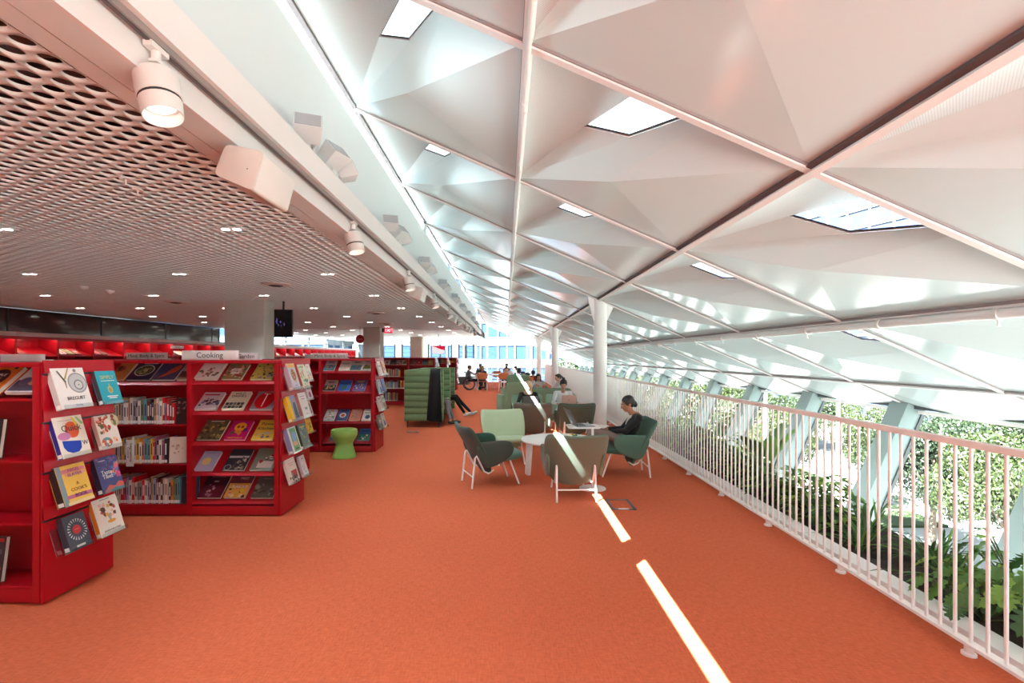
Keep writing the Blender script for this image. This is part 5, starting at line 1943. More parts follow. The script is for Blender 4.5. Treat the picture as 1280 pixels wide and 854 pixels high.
# black coat over the front edge of the booth
m = MB()
nu, nv = 14, 22
vs, fs = [], []
for side in (0, 1):
    for j in range(nv + 1):
        v = j / nv
        for i in range(nu + 1):
            u = i / nu
            wid = .20 + .13 * v
            x = .60 + (u - .45) * wid + .10 * (1 - 0) * (.5 - .5 * v) + .03 * v
            fold = .022 * math.sin(u * 9 + v * 2.0) * (0.3 + v)
            z = 1.235 - 1.07 * v - .05 * (u if v > .9 else 0)
            y = -.045 - .02 * math.sin(v * 3) + fold
            if v < .06:
                y = .05 - v * 1.6
            vs.append((x, y - (.028 if side else 0), z + (.02 if side and v < .06 else 0)))
N = (nu + 1) * (nv + 1)
for j in range(nv):
    for i in range(nu):
        a = j * (nu + 1) + i
        fs.append((a, a + 1, a + nu + 2, a + nu + 1))
        fs.append((N + a + nu + 1, N + a + nu + 2, N + a + 1, N + a))
for j in range(nv):
    for i in (0, nu):
        a = j * (nu + 1) + i
        fs.append((a, a + nu + 1, N + a + nu + 1, N + a))
for i in range(nu):
    for j in (0, nv):
        a = j * (nu + 1) + i
        fs.append((a, a + 1, N + a + 1, N + a))
m.add(vs, fs)
o = m.build('coat', mat('coat_black', (11, 11, 13), .9), smooth=True)
o.location = (-2.14, 10.2, 0)
tag(o, 'long black coat hung over the front corner of the green booth', 'coat')

# ---------------------------------------------------------------- far reading table and timber chairs
root = thing('long_table', 'long white reading table far down the floor', 'table', (-.35, 22.3, 0))
m = MB()
m.box(-1.15, 1.15, -.6, .6, .66, .69)
m.build('tabletop', M_WHITE, root, bevel=.005)
for sx in (-1, 1):
    for sy in (-1, 1):
        m = MB()
        m.tube([(sx * 1.0, sy * .48, .66), (sx * 1.05, sy * .52, 0)], .025, 8)
        m.build('leg', M_WHITE, root, smooth=True)
M_TIMB = mat('chair_timber', (196, 112, 66), .5, var=.12, vscale=20)


def timber_chair():
    root = thing('timber_chair', 'x', 'chair', (0, 0, 0), 0, 'orange timber chairs at the far reading table')
    m = MB()
    m.pad(smooth_outline([(.22, .50), (.23, .74), (.2, .80), (-.2, .80), (-.23, .74), (-.22, .50)], 2), .02, bend=lambda x, z: .20 - .6 * x * x + .1 * (z - .5))
    m.build('backrest', M_TIMB, root, smooth=True)
    m = MB()
    m.box(-.22, .22, -.22, .20, .40, .425)
    m.build('seat', M_TIMB, root, bevel=.01)
    for sx in (-1, 1):
        m = MB()
        m.tube([(sx * .19, .18, .78), (sx * .20, .16, .40), (sx * .22, .24, 0)], .012, 8)
        m.build('leg', M_RAIL, root, smooth=True)
        m = MB()
        m.tube([(sx * .19, -.18, .40), (sx * .21, -.22, 0)], .012, 8)
        m.build('leg', M_RAIL, root, smooth=True)
    return root


tc = timber_chair()
spots = [((-1.02, 21.35, 0), PI, 'of the fair haired person in the dark jacket'), ((-.08, 21.2, 0), PI, 'empty, nearest the aisle at the far reading table'),
         ((-.42, 23.3, 0), 0, 'on the far side of the reading table, seen between people'), ((-1.25, 23.4, 0), 0, 'of the dark haired person behind the reading table'), ((.12, 23.3, 0), 0, 'of the person in the pale pink shirt'),
         ((.75, 17.1, 0), PI, 'of the person in red nearer than the reading table')]
for i, (l, r_, nm) in enumerate(spots):
    o = tc if i == 0 else dup(tc)
    o.location = l
    o.rotation_euler = (0, 0, r_)
    o['label'] = 'orange timber chair ' + nm
# dark planter box at the left of the far table
m = MB()
m.box(-.35, .35, -.3, .3, 0, .42)
o = m.build('storage_box', mat('box_grey', (92, 92, 98), .6), bevel=.01)
o.location = (-2.28, 26.2, 0)
tag(o, 'dark grey low box on the floor beyond the wheelchair', 'box')

# wheelchair
root = thing('wheelchair', 'black wheelchair at the far reading table', 'wheelchair', (-1.58, 21.9, 0), R(90))
for s in (-1, 1):
    xf = Matrix.Translation((s * .27, .06, .27)) @ Matrix.Rotation(PI / 2, 4, 'Y')
    m = MB()
    for k in range(36):
        a0, a1 = 2 * PI * k / 36, 2 * PI * (k + 1) / 36
        m.tube([xf @ Vector((.255 * math.cos(a0), .255 * math.sin(a0), 0)), xf @ Vector((.255 * math.cos(a1), .255 * math.sin(a1), 0))], .018, 6, caps=False)
    w_ = m.build('wheel', M_BLACK, root, smooth=True)
    m = MB()
    for k in range(12):
        a = 2 * PI * k / 12
        m.tube([xf @ Vector((0, 0, 0)), xf @ Vector((.245 * math.cos(a), .245 * math.sin(a), 0))], .004, 5)
    m.tube([xf @ Vector((0, 0, -.03)), xf @ Vector((0, 0, .03))], .03, 10)
    m.build('spokes', M_CHROME, w_)
    m = MB()
    for k in range(24):
        a0, a1 = 2 * PI * k / 24, 2 * PI * (k + 1) / 24
        m.tube([xf @ Vector((.225 * math.cos(a0), .225 * math.sin(a0), s * .03)), xf @ Vector((.225 * math.cos(a1), .225 * math.sin(a1), s * .03))], .007, 5, caps=False)
    m.build('push_rim', M_CHROME, w_, smooth=True)
    m = MB()
    m.lathe([(.075, -.015), (.075, .015)], 16, xf=Matrix.Translation((s * .2, -.42, .076)) @ Matrix.Rotation(PI / 2, 4, 'Y'))
    m.build('caster', M_BLACK, root)
    m = MB()
    m.tube([(s * .22, .20, .78), (s * .22, .18, .40), (s * .22, -.30, .40), (s * .2, -.42, .30), (s * .2, -.42, .08)], .012, 8)
    m.tube([(s * .22, .20, .78), (s * .22, .30, .80)], .014, 8)
    m.tube([(s * .22, .18, .58), (s * .22, -.18, .58)], .02, 8)
    m.build('frame', M_BLACK, root, smooth=True)
    m = MB()
    m.box(s * .11 - .07, s * .11 + .07, -.62, -.46, .08, .095)
    m.build('footplate', M_BLACK, root)
m = MB()
m.box(-.21, .21, -.28, .2, .37, .41)
m.build('seat', M_BLACK, root, bevel=.01)
m = MB()
m.box(-.21, .21, .185, .215, .41, .76)
m.build('backrest', M_BLACK, root, bevel=.01)
# ================================================================== PEOPLE
def cap_mesh(mb, p0, r0, p1, r1, seg=12):
    p0, p1 = Vector(p0), Vector(p1)
    d = p1 - p0
    L = max(d.length, 1e-5)
    d = d / L
    ref = Vector((0, 0, 1)) if abs(d.z) < .9 else Vector((1, 0, 0))
    nx = d.cross(ref).normalized()
    ny = d.cross(nx)
    rows = []
    for t in (-80, -50, -20, 0):
        a = R(t)
        rows.append((p0 + d * (r0 * math.sin(a)), r0 * math.cos(a)))
    for t in (0, 20, 50, 80):
        a = R(t)
        rows.append((p1 + d * (r1 * math.sin(a)), r1 * math.cos(a)))
    vs, fs = [], []
    for c, r in rows:
        for k in range(seg):
            a = 2 * PI * k / seg
            vs.append(c + nx * (r * math.cos(a)) + ny * (r * math.sin(a)))
    n = len(rows)
    for i in range(n - 1):
        for k in range(seg):
            k2 = (k + 1) % seg
            fs.append((i * seg + k, i * seg + k2, (i + 1) * seg + k2, (i + 1) * seg + k))
    fs.append(tuple(range(seg))[::-1])
    fs.append(tuple((n - 1) * seg + k for k in range(seg)))
    mb.add(vs, fs)


class Body:
    def __init__(s):
        s.p = []

    def cap(s, a, ra, b, rb, lab):
        s.p.append(('c', Vector(a), ra, Vector(b), rb, lab))

    def ell(s, c, r, lab, M=None):
        s.p.append(('e', Vector(c), Vector(r), M or Matrix.Identity(3), 0, lab))

    def build(s, name, mats, parent, voxel, smooth=2):
        mb = MB()
        for q in s.p:
            if q[0] == 'c':
                cap_mesh(mb, q[1], q[2], q[3], q[4])
            else:
                xf = Matrix.Translation(q[1]) @ q[3].to_4x4()
                mb.ell((0, 0, 0), q[2], xf=xf, su=20, sv=14)
        me = bpy.data.meshes.new('tmp')
        me.from_pydata(mb.v, [], mb.f)
        o = bpy.data.objects.new('tmp', me)
        COL.objects.link(o)
        md = o.modifiers.new('r', 'REMESH')
        md.mode = 'VOXEL'
        md.voxel_size = voxel
        if smooth:
            sm_ = o.modifiers.new('s', 'SMOOTH')
            sm_.iterations = smooth
            sm_.factor = 0.5
        dg = bpy.context.evaluated_depsgraph_get()
        dg.update()
        me2 = bpy.data.meshes.new_from_object(o.evaluated_get(dg))
        bpy.data.objects.remove(o)
        me2.name = name
        labs = list(mats.keys())
        me2.materials.clear()
        for l in labs:
            me2.materials.append(mats[l])
        n = len(me2.polygons)
        co = np.empty(n * 3)
        me2.polygons.foreach_get('center', co)
        co = co.reshape(-1, 3)
        best = np.full(n, 1e9)
        idx = np.zeros(n, dtype=np.int32)
        for q in s.p:
            if q[0] == 'c':
                a, b = np.array(q[1]), np.array(q[3])
                ab = b - a
                t = np.clip(((co - a) @ ab) / max(ab @ ab, 1e-9), 0, 1)
                dd = np.linalg.norm(co - (a + t[:, None] * ab), axis=1) - (q[2] + (q[4] - q[2]) * t)
            else:
                Mi = np.array(q[3].transposed())
                l = (co - np.array(q[1])) @ Mi.T
                r = np.array(q[2])
                k = np.linalg.norm(l / r, axis=1)
                dd = (k - 1) * r.min()
            m_ = dd < best
            best[m_] = dd[m_]
            idx[m_] = labs.index(q[5]) if q[5] in labs else 0
        me2.polygons.foreach_set('material_index', idx)
        me2.polygons.foreach_set('use_smooth', [True] * n)
        me2.update()
        ob = bpy.data.objects.new(name, me2)
        COL.objects.link(ob)
        if parent:
            ob.parent = parent
        return ob


def ik(a, c, l1, l2, hint):
    a, c = Vector(a), Vector(c)
    d = c - a
    L = min(d.length, (l1 + l2) * .999)
    dn = d.normalized()
    x = (l1 * l1 - l2 * l2 + L * L) / (2 * L)
    h = math.sqrt(max(l1 * l1 - x * x, 0))
    hv = Vector(hint)
    hv = (hv - dn * hv.dot(dn)).normalized()
    return a + dn * x + hv * h


def person(label, loc, rz, skin=(190, 140, 110), top=(40, 40, 44), pants=(60, 60, 70), shoe=(40, 40, 44), hair=(30, 24, 22), hair_style='short',
           hz=.40, hip_y=.08, chest=(.0, .12, .70), neck_f=(0, .10, .80), head=(0, .07, .905), pitch=-15, yaw=0,
           hands=((-.12, -.22, .55), (.12, -.22, .55)), knees=((-.10, -.34, .44), (.10, -.34, .44)), ankles=((-.10, -.36, .07), (.10, -.36, .07)),
           voxel=.011, sleeves='long', hscale=.92, under=None, toes=None, hand_dir=(0, -1, -.25), legs=True, group=None):
    root = thing('person', label, 'person', loc, rz, group)
    B = Body()
    hip = Vector((0, hip_y, hz + .05))
    ch = Vector(chest)
    nk = Vector(neck_f)
    hd = Vector(head)
    # trunk
    mid = hip.lerp(ch, .5)
    ax = (ch - hip).normalized()
    tilt = Matrix.Rotation(math.atan2(ax.y, ax.z), 3, 'X').inverted()
    tilt = Matrix.Rotation(-math.atan2(ax.y, ax.z), 3, 'X')
    B.ell(hip, (.142, .105, .10), 'pants', tilt)
    B.ell(hip.lerp(ch, .38), (.122, .092, .13), 'top', tilt)
    B.ell(ch - ax * .04, (.135, .092, .15), 'top', tilt)
    B.ell(ch + ax * .05, (.142, .075, .07), 'top', tilt)
    sh = [ch + ax * .075 + Vector((s * .145, 0, 0)) for s in (-1, 1)]
    B.cap(sh[0], .05, sh[1], .05, 'top')
    B.cap(ch + ax * .09, .05, nk, .040, 'skin' if not under else 'skin')
    B.cap(nk, .039, hd + Vector((0, .01, -.05)), .040, 'skin')
    if under:
        B.ell(ch + ax * .02 + Vector((0, -.052, 0)), (.055, .052, .13), 'under', tilt)
    # head
    HM = Matrix.Rotation(R(yaw), 3, 'Z') @ Matrix.Rotation(R(pitch) * -1, 3, 'X')

    def hp(x, y, z):
        return hd + HM @ (Vector((x, y, z)) * hscale)
    B.ell(hp(0, .012, .03), Vector((.070, .086, .080)) * hscale, 'skin', HM)
    B.ell(hp(0, -.018, -.02), Vector((.058, .066, .082)) * hscale, 'skin', HM)
    B.ell(hp(0, -.045, -.072), Vector((.034, .034, .028)) * hscale, 'skin', HM)          # chin
    B.cap(hp(0, -.082, .012), .008 * hscale, hp(0, -.097, -.022), .013 * hscale, 'skin')   # nose
    B.ell(hp(0, -.075, -.050), Vector((.022, .014, .009)) * hscale, 'lip', HM)
    B.ell(hp(0, -.066, .022), Vector((.05, .022, .012)) * hscale, 'skin', HM)             # brow ridge
    for s in (-1, 1):
        B.ell(hp(s * .070, .012, -.005), Vector((.009, .018, .030)) * hscale, 'skin', HM)
    # arms
    for i, s in enumerate((-1, 1)):
        w = Vector(hands[i])
        e = ik(sh[i], w, .235, .215, (s * .7, .25, -1))
        sl = 'top' if sleeves == 'long' else 'skin'
        B.cap(sh[i], .046, sh[i].lerp(e, .55), .040, 'top')
        B.cap(sh[i].lerp(e, .5), .040, e, .034, sl)
        B.cap(e, .035, w, .024, sl)
        hv = Vector(hand_dir).normalized()
        hv = (hv + Vector((-s * .25, 0, 0))).normalized()
        up = Vector((0, 0, 1))
        side = hv.cross(up).normalized()
        nrm = side.cross(hv).normalized()
        pc = w + hv * .045
        B.cap(w, .022, w + hv * .02, .023, 'skin')
        HMt = Matrix((side, hv, nrm)).transposed()
        B.ell(pc, (.034, .045, .015), 'skin', HMt)
        for f, (ox, ln) in enumerate(((-.026, .058), (-.009, .068), (.009, .064), (.025, .05))):
            k0 = pc + side * ox + hv * .032
            k1 = k0 + hv * (ln * .5) - nrm * .004 + side * ox * .15
            k2 = k1 + hv * (ln * .42) - nrm * .022
            B.cap(k0, .0085, k1, .008, 'skin')
            B.cap(k1, .008, k2, .007, 'skin')
        ts = -side if s < 0 else side
        ts = side * (1 if side.x * s < 0 else -1)
        t0 = pc + ts * .028 - hv * .02
        t1 = t0 + ts * .022 + hv * .022 - nrm * .008
        t2 = t1 + hv * .026 + ts * .002 - nrm * .010
        B.cap(t0, .010, t1, .009, 'skin')
        B.cap(t1, .009, t2, .0075, 'skin')
    # legs
    if legs:
        for i, s in enumerate((-1, 1)):
            hj = hip + Vector((s * .075, -.02, -.01))
            kn, an = Vector(knees[i]), Vector(ankles[i])
            B.cap(hj, .078, hj.lerp(kn, .5), .068, 'pants')
            B.cap(hj.lerp(kn, .45), .068, kn, .052, 'pants')
            cf = kn.lerp(an, .35) + Vector((0, .012, 0))
            B.cap(kn, .050, cf, .046, 'pants')
            B.cap(cf, .046, an + (kn - an).normalized() * .05, .034, 'pants')
            B.cap(an + (kn - an).normalized() * .05, .028, an, .028, 'skin')
            td = Vector(toes[i]) if toes else Vector((s * .1, -1, -.28))
            td.normalize()
            B.cap(an + Vector((0, .02, -.03)), .033, an + td * .06 + Vector((0, 0, -.022)), .034, 'shoe')
            B.cap(an + td * .06 + Vector((0, 0, -.022)), .034, an + td * .135 + Vector((0, 0, -.012)), .026, 'shoe')
    sk = mat('skin_%d_%d_%d' % skin, skin, .5, var=.04, vscale=40)
    mats = {'top': mat('cloth_%d_%d_%d' % top, top, .9, var=.08, vscale=60, sheen=.1), 'pants': mat('cloth_%d_%d_%d' % pants, pants, .9, var=.08, vscale=60), 'skin': sk,
            'shoe': mat('shoe_%d_%d_%d' % shoe, shoe, .6), 'lip': mat('lip_%d_%d_%d' % skin, tuple(int(v * f) for v, f in zip(skin, (.85, .62, .62))), .5)}
    if under:
        mats['under'] = mat('cloth_%d_%d_%d' % under, under, .9)
    B.build('body', mats, root, voxel)
    # eyes
    for s in (-1, 1):
        m = MB()
        m.ell((0, 0, 0), (.011 * hscale, .006 * hscale, .0075 * hscale), su=10, sv=7, xf=Matrix.Translation(hp(s * .030, -.077, .004)) @ HM.to_4x4())
        m.ell((0, -.0035 * hscale, 0), (.0055 * hscale, .005 * hscale, .006 * hscale), 1, su=8, sv=6, xf=Matrix.Translation(hp(s * .030, -.077, .004)) @ HM.to_4x4())
        m.build('eye', [flat((226, 220, 214)), flat((34, 24, 20))], root, smooth=True)
        m = MB()
        m.tube([hp(s * .014, -.086, .026), hp(s * .030, -.084, .030), hp(s * .048, -.072, .026)], .0028, 6)
        m.build('eyebrow', flat(tuple(int(v * .8) for v in hair)), root, smooth=True)
    # hair
    hm = mat('hair_%d_%d_%d' % hair, hair, .55, var=.2, vscale=200)
    Hh = Body()
    e = lambda x, y, z, a, b, c: Hh.ell(hp(x, y, z), Vector((a, b, c)) * hscale, 'hair', HM)
    if hair_style == 'scarf':
        e(0, .02, .032, .084, .094, .092)
        e(0, .035, -.02, .082, .075, .10)
        Hh.cap(hp(-.07, .0, .02), .022, hp(-.05, -.03, -.09), .022, 'hair')
        Hh.cap(hp(.07, .0, .02), .022, hp(.05, -.03, -.09), .022, 'hair')
        e(0, -.03, -.115, .07, .055, .04)
        e(0, 0, -.15, .10, .085, .05)
    elif hair_style == 'cap':
        e(0, .015, .050, .080, .094, .066)
        Hh.cap(hp(-.045, -.075, .052), .008, hp(-.04, -.135, .042), .006, 'hair')
        Hh.cap(hp(.045, -.075, .052), .008, hp(.04, -.135, .042), .006, 'hair')
        Hh.cap(hp(0, -.075, .055), .012, hp(0, -.145, .044), .007, 'hair')
    else:
        e(0, .022, .050, .078, .088, .068)
        e(0, .050, .012, .074, .062, .078)
        if hair_style != 'low':
            e(0, -.045, .085, .055, .035, .022)
        for s in (-1, 1):
            e(s * .062, .008, .03, .018, .05, .05)
        if hair_style == 'bob':
            e(0, .055, -.03, .074, .052, .075)
            for s in (-1, 1):
                Hh.cap(hp(s * .064, .02, .0), .024, hp(s * .058, .03, -.07), .02, 'hair')
        if hair_style == 'long':
            e(0, .06, -.06, .08, .05, .14)
            for s in (-1, 1):
                Hh.cap(hp(s * .066, .01, .02), .026, hp(s * .075, .0, -.14), .022, 'hair')
        if hair_style in ('bun',):
            e(0, .03, .135, .036, .036, .034)
        if hair_style == 'tail':
            Hh.cap(hp(0, .10, .03), .03, hp(.0, .15, -.04), .028, 'hair')
            Hh.cap(hp(0, .15, -.04), .028, hp(.0, .14, -.16), .014, 'hair')
        if hair_style == 'low':
            e(0, .092, -.03, .048, .036, .05)
    Hh.build('headscarf' if hair_style == 'scarf' else ('cap' if hair_style == 'cap' else 'hair'), {'hair': hm}, root, max(voxel * .8, .006), smooth=1)
    return root


# the woman in black in the green armchair
person('woman in a black jacket and taupe trousers working in the green armchair by the railing', (1.50, 6.18, 0), R(-92), skin=(168, 116, 88), top=(24, 23, 26), pants=(124, 106, 98), shoe=(60, 50, 48),
       hair=(22, 18, 18), hair_style='low', hz=.385, hip_y=.04, chest=(0, .145, .665), neck_f=(0, .115, .775), head=(0, .06, .895), pitch=-20, yaw=0,
       hands=((-.09, -.17, .565), (.06, -.19, .56)), knees=((-.085, -.40, .545), (.06, -.38, .57)), ankles=((-.09, -.42, .12), (.02, -.52, .28)), voxel=.0062, under=(230, 226, 220),
       toes=((0, -1, -.2), (0, -1, .1)), hand_dir=(0, -1, -.15))
m = MB()
m.box(-.11, .11, -.08, .08, 0, .014)
o = m.build('tablet', flat((226, 222, 220)), bevel=.003)
o.location = (1.22, 6.17, .612)
o.rotation_euler = (0, R(-6), R(-92))
tag(o, 'pale tablet lying on the lap of the woman in black', 'tablet')
person('woman in a beige headscarf and black top behind a dark laptop', (.46, 9.72, 0), 0, skin=(206, 160, 134), top=(22, 22, 24), pants=(40, 42, 46), hair=(222, 196, 168), hair_style='scarf',
       hz=.36, hip_y=.10, chest=(0, .10, .66), neck_f=(0, .06, .78), head=(0, .01, .905), pitch=-18, yaw=8, hands=((-.16, -.24, .56), (.16, -.24, .56)), voxel=.0085)
person('woman in a white hoodie with a top bun behind a pink laptop', (1.17, 9.78, 0), 0, skin=(196, 146, 116), top=(226, 226, 228), pants=(214, 214, 216), shoe=(230, 230, 230), hair=(40, 28, 24), hair_style='bun',
       hz=.36, hip_y=.10, chest=(-.0, .10, .68), neck_f=(0, .05, .80), head=(0, -.01, .935), pitch=-30, yaw=-4, hands=((-.15, -.24, .57), (.15, -.24, .57)), voxel=.0085)
# two people in the booth: legs stretch into the aisle
person('person in grey trousers and dark sneakers sitting in the green booth with a white laptop', (-1.70, 10.78, 0), R(90), top=(90, 90, 96), pants=(128, 126, 130), shoe=(48, 46, 48), hair=(40, 30, 26), hz=.42,
       knees=((-.10, -.40, .50), (.10, -.40, .48)), ankles=((-.09, -.47, .08), (.09, -.54, .08)), hands=((-.12, -.22, .58), (.12, -.22, .58)), voxel=.010)
laptop('white laptop on the knees of the person in the green booth', (-1.38, 10.78, .565), R(90), (230, 230, 232), open_=105, w=.30, d=.21)
person('person in black trousers and white sneakers stretching legs out of the green booth', (-1.66, 12.05, 0), R(90), top=(50, 60, 90), pants=(18, 18, 22), shoe=(226, 222, 218), hair=(30, 26, 24), hz=.42,
       knees=((-.10, -.42, .48), (.10, -.42, .50)), ankles=((-.10, -.66, .085), (.11, -.80, .085)), hands=((-.12, -.2, .56), (.12, -.2, .56)), voxel=.010, toes=((0, -1, .3), (0, -1, .3)))
# group of three past the bench
grp = dict(voxel=.011)
person('dark haired person at the back of the trio beyond the green bench', (.74, 14.75, 0), R(60), top=(60, 62, 72), hair=(26, 22, 22), hair_style='long', hz=.40, **grp)
person('woman with a dark fringe facing the camera in the trio beyond the bench', (.95, 13.75, 0), R(10), top=(196, 190, 186), hair=(34, 26, 24), hair_style='long', hz=.36, pitch=-10, hands=((-.12, -.2, .72), (.12, -.2, .72)), **grp)
person('woman with a ponytail and pale sleeves in side view by the round columns', (1.42, 13.7, 0), R(-75), skin=(206, 160, 130), top=(214, 212, 210), pants=(60, 66, 86), hair=(34, 26, 24), hair_style='tail', hz=.40, pitch=-12, **grp)
# around the far reading table
person('person in a red jacket seen from behind in the distance', (.48, 17.2, 0), PI, top=(140, 22, 34), hair=(20, 18, 18), hz=.45, hair_style='bob', head=(0, .05, 1.0), neck_f=(0, .08, .88), chest=(0, .1, .76), **grp)
person('person in a blue shirt and dark cap right of the red jacket', (.62, 16.2, 0), PI - .5, top=(70, 90, 120), hair=(36, 44, 70), hair_style='cap', hz=.42, **grp)
person('person in red brown half hidden right of the dark cap', (.99, 17.4, 0), PI, top=(110, 40, 40), hair=(30, 22, 20), hz=.40, **grp)
person('person sitting in the wheelchair in grey clothes', (-1.58, 21.9, 0), R(90), top=(120, 112, 120), pants=(40, 40, 46), hair=(34, 28, 28), hz=.42, hip_y=.04, head=(0, .05, 1.0), neck_f=(0, .08, .88), chest=(0, .1, .76), ankles=((-.1, -.5, .15), (.1, -.5, .15)), hands=((-.14, -.32, .66), (.14, -.32, .66)), **grp)
person('fair haired person in a dark jacket seen from behind at the far table', (-1.02, 21.4, 0), PI, top=(54, 56, 62), hair=(186, 146, 96), hz=.43, head=(0, .02, .99), chest=(0, .1, .75), neck_f=(0, .06, .87), **grp)
person('dark haired person leaning on a hand behind the far table', (-1.22, 23.3, 0), 0, top=(60, 60, 66), hair=(26, 22, 22), hz=.43, head=(0, .0, 1.04), chest=(0, .08, .80), neck_f=(0, .04, .92), hands=((-.12, -.25, .72), (.05, -.12, .93)), **grp)
person('person in a pale pink shirt bending over the far reading table', (.12, 23.1, 0), R(-30), top=(226, 196, 196), hair=(40, 32, 30), hz=.43, chest=(0, -.02, .74), neck_f=(0, -.1, .84), head=(0, -.17, .92), hands=((-.14, -.38, .71), (.14, -.38, .71)), pitch=-35, **grp)
person('person in dark clothes behind the pale pink shirt at the far table', (.05, 24.2, 0), R(-10), top=(120, 112, 120), hair=(60, 46, 38), hz=.45, head=(0, .02, 1.06), chest=(0, .08, .82), neck_f=(0, .05, .94), **grp)
person('person in black sitting right of the pale pink shirt', (.42, 22.0, 0), R(-80), top=(34, 34, 38), hair=(26, 22, 22), hz=.42, head=(0, .02, .96), chest=(0, .08, .73), neck_f=(0, .05, .85), **grp)
# ================================================================== PLANTS AND OUTSIDE
M_LEAF = [leaf_mat('leaf_deep', (64, 100, 50), .35), leaf_mat('leaf_mid', (104, 146, 68), .4), leaf_mat('leaf_light', (150, 186, 84), .45)]
M_STEM = mat('stem_green', (84, 96, 52), .6)


def leaf_strip(mb, p, dirv, L, W, droop, mi, n=6, fold=.25):
    """long leaf: starts at p along dirv, bends down by droop"""
    p = Vector(p)
    d = Vector(dirv).normalized()
    side = d.cross(Vector((0, 0, 1)))
    if side.length < .05:
        side = Vector((1, 0, 0))
    side.normalize()
    vs, fs = [], []
    for i in range(n + 1):
        t = i / n
        q = p + d * (L * t) - Vector((0, 0, droop * L * t * t))
        w = W * (math.sin(PI * min(1, .12 + .88 * t)) ** .7 if t < 1 else 0.02)
        up = Vector((0, 0, 1)) * (w * fold)
        vs += [q - side * (w / 2) + up, q, q + side * (w / 2) + up]
    for i in range(n):
        a = i * 3
        fs += [(a, a + 1, a + 4, a + 3), (a + 1, a + 2, a + 5, a + 4)]
    mb.add(vs, fs, mi)


def lobed_leaf(mb, p, dirv, L, mi, rs):
    """deeply lobed leaf hanging from its stalk tip"""
    p = Vector(p)
    d = Vector(dirv).normalized()
    side = d.cross(Vector((0, 0, 1)))
    if side.length < .05:
        side = Vector((1, 0, 0))
    side.normalize()
    up = side.cross(d)
    out = []
    lob = 5
    for s in (-1, 1):
        half = []
        for k in range(lob):
            t0 = k / lob
            wid = .46 * math.sin(PI * (.18 + .75 * t0))
            half += [(t0 + .02, wid * .35), (t0 + .08, wid * (.9 + .15 * rs.random())), (t0 + .17, wid * .85), (t0 + .18, wid * .3)]
        half = [(a, b * s) for a, b in half]
        out.append(half)
    tip = (1.08, 0)
    ring = [(0, 0)] + out[0] + [tip] + out[1][::-1]
    c = (.45, 0)

    def P3(a, b):
        return p + d * (a * L) + side * (b * L) + up * (-.10 * L * a * a + .12 * L * abs(b)) - Vector((0, 0, .28 * L * a * a))
    vs = [P3(*c)] + [P3(a, b) for a, b in ring]
    n = len(ring)
    mb.add(vs, [(0, 1 + i, 1 + (i + 1) % n) for i in range(n)], mi)


def plant_strap(seed, n=34, L=.42):
    rs = random.Random(seed)
    mb = MB()
    for q in range(n):
        a = rs.random() * 6.28
        e = rs.uniform(.5, 1.35)
        leaf_strip(mb, (rs.uniform(-.05, .05), rs.uniform(-.05, .05), 0), (math.cos(a) * math.cos(e), math.sin(a) * math.cos(e), math.sin(e)), L * rs.uniform(.6, 1.15), .016 * rs.uniform(.8, 1.4), rs.uniform(.2, .6), rs.choice((0, 0, 1)), n=5)
    return mb, None


def plant_lobed(seed, n=30, hgt=.45):
    rs = random.Random(seed)
    mb, sb = MB(), MB()
    for q in range(n):
        a = 2 * PI * q / n + rs.uniform(-.3, .3)
        e = rs.uniform(.5, 1.3)
        L = hgt * rs.uniform(.6, 1.1)
        d = Vector((math.cos(a) * math.cos(e), math.sin(a) * math.cos(e), math.sin(e)))
        tip = d * L - Vector((0, 0, .12 * L))
        sb.tube([(0, 0, 0), tuple(d * L * .5), tuple(tip)], .005, 5)
        dd = Vector((d.x, d.y, rs.uniform(-.5, .1)))
        lobed_leaf(mb, tip, dd, rs.uniform(.09, .16), rs.choice((0, 1, 1, 2)), rs)
    return mb, sb


def plant_paddle(seed, n=9, hgt=.5):
    rs = random.Random(seed)
    mb, sb = MB(), MB()
    for q in range(n):
        a = rs.random() * 6.28
        e = rs.uniform(1.0, 1.45)
        L = hgt * rs.uniform(.5, .9)
        d = Vector((math.cos(a) * math.cos(e), math.sin(a) * math.cos(e), math.sin(e)))
        sb.tube([(0, 0, 0), tuple(d * L)], .006, 5)
        leaf_strip(mb, d * L, (d.x * 1.6, d.y * 1.6, d.z), .34 * rs.uniform(.8, 1.2), .11 * rs.uniform(.8, 1.2), .25, rs.choice((0, 1)), n=7)
    return mb, sb


def plant_bush(seed, n=150, r=.26, h=.34):
    rs = random.Random(seed)
    mb, sb = MB(), MB()
    for q in range(10):
        a = rs.random() * 6.28
        sb.tube([(0, 0, 0), (r * .6 * math.cos(a), r * .6 * math.sin(a), h * .8)], .004, 5)
    for q in range(n):
        a = rs.random() * 6.28
        rr_ = r * math.sqrt(rs.random())
        z = h * rs.uniform(.15, 1.0) * (1 - .4 * (rr_ / r) ** 2)
        leaf_strip(mb, (rr_ * math.cos(a), rr_ * math.sin(a), z), (math.cos(a + rs.uniform(-1, 1)), math.sin(a + rs.uniform(-1, 1)), rs.uniform(-.3, .7)), rs.uniform(.07, .13), rs.uniform(.035, .06), .4, rs.choice((0, 0, 1, 2)), n=3)
    return mb, sb


PL = []
for name, gen, seeds in (('strap_leaf_plant', plant_strap, (1, 2)), ('lobed_leaf_plant', plant_lobed, (3, 4)), ('paddle_leaf_plant', plant_paddle, (5, 6)), ('leafy_shrub', plant_bush, (7, 8))):
    for sd in seeds:
        mb, sb = gen(sd)
        root = thing(name, 'x', 'plant', (0, 0, 0))
        mb.build('foliage', M_LEAF, root, smooth=True)
        if sb:
            sb.build('stems', M_STEM, root, smooth=True)
        PL.append([root, False])


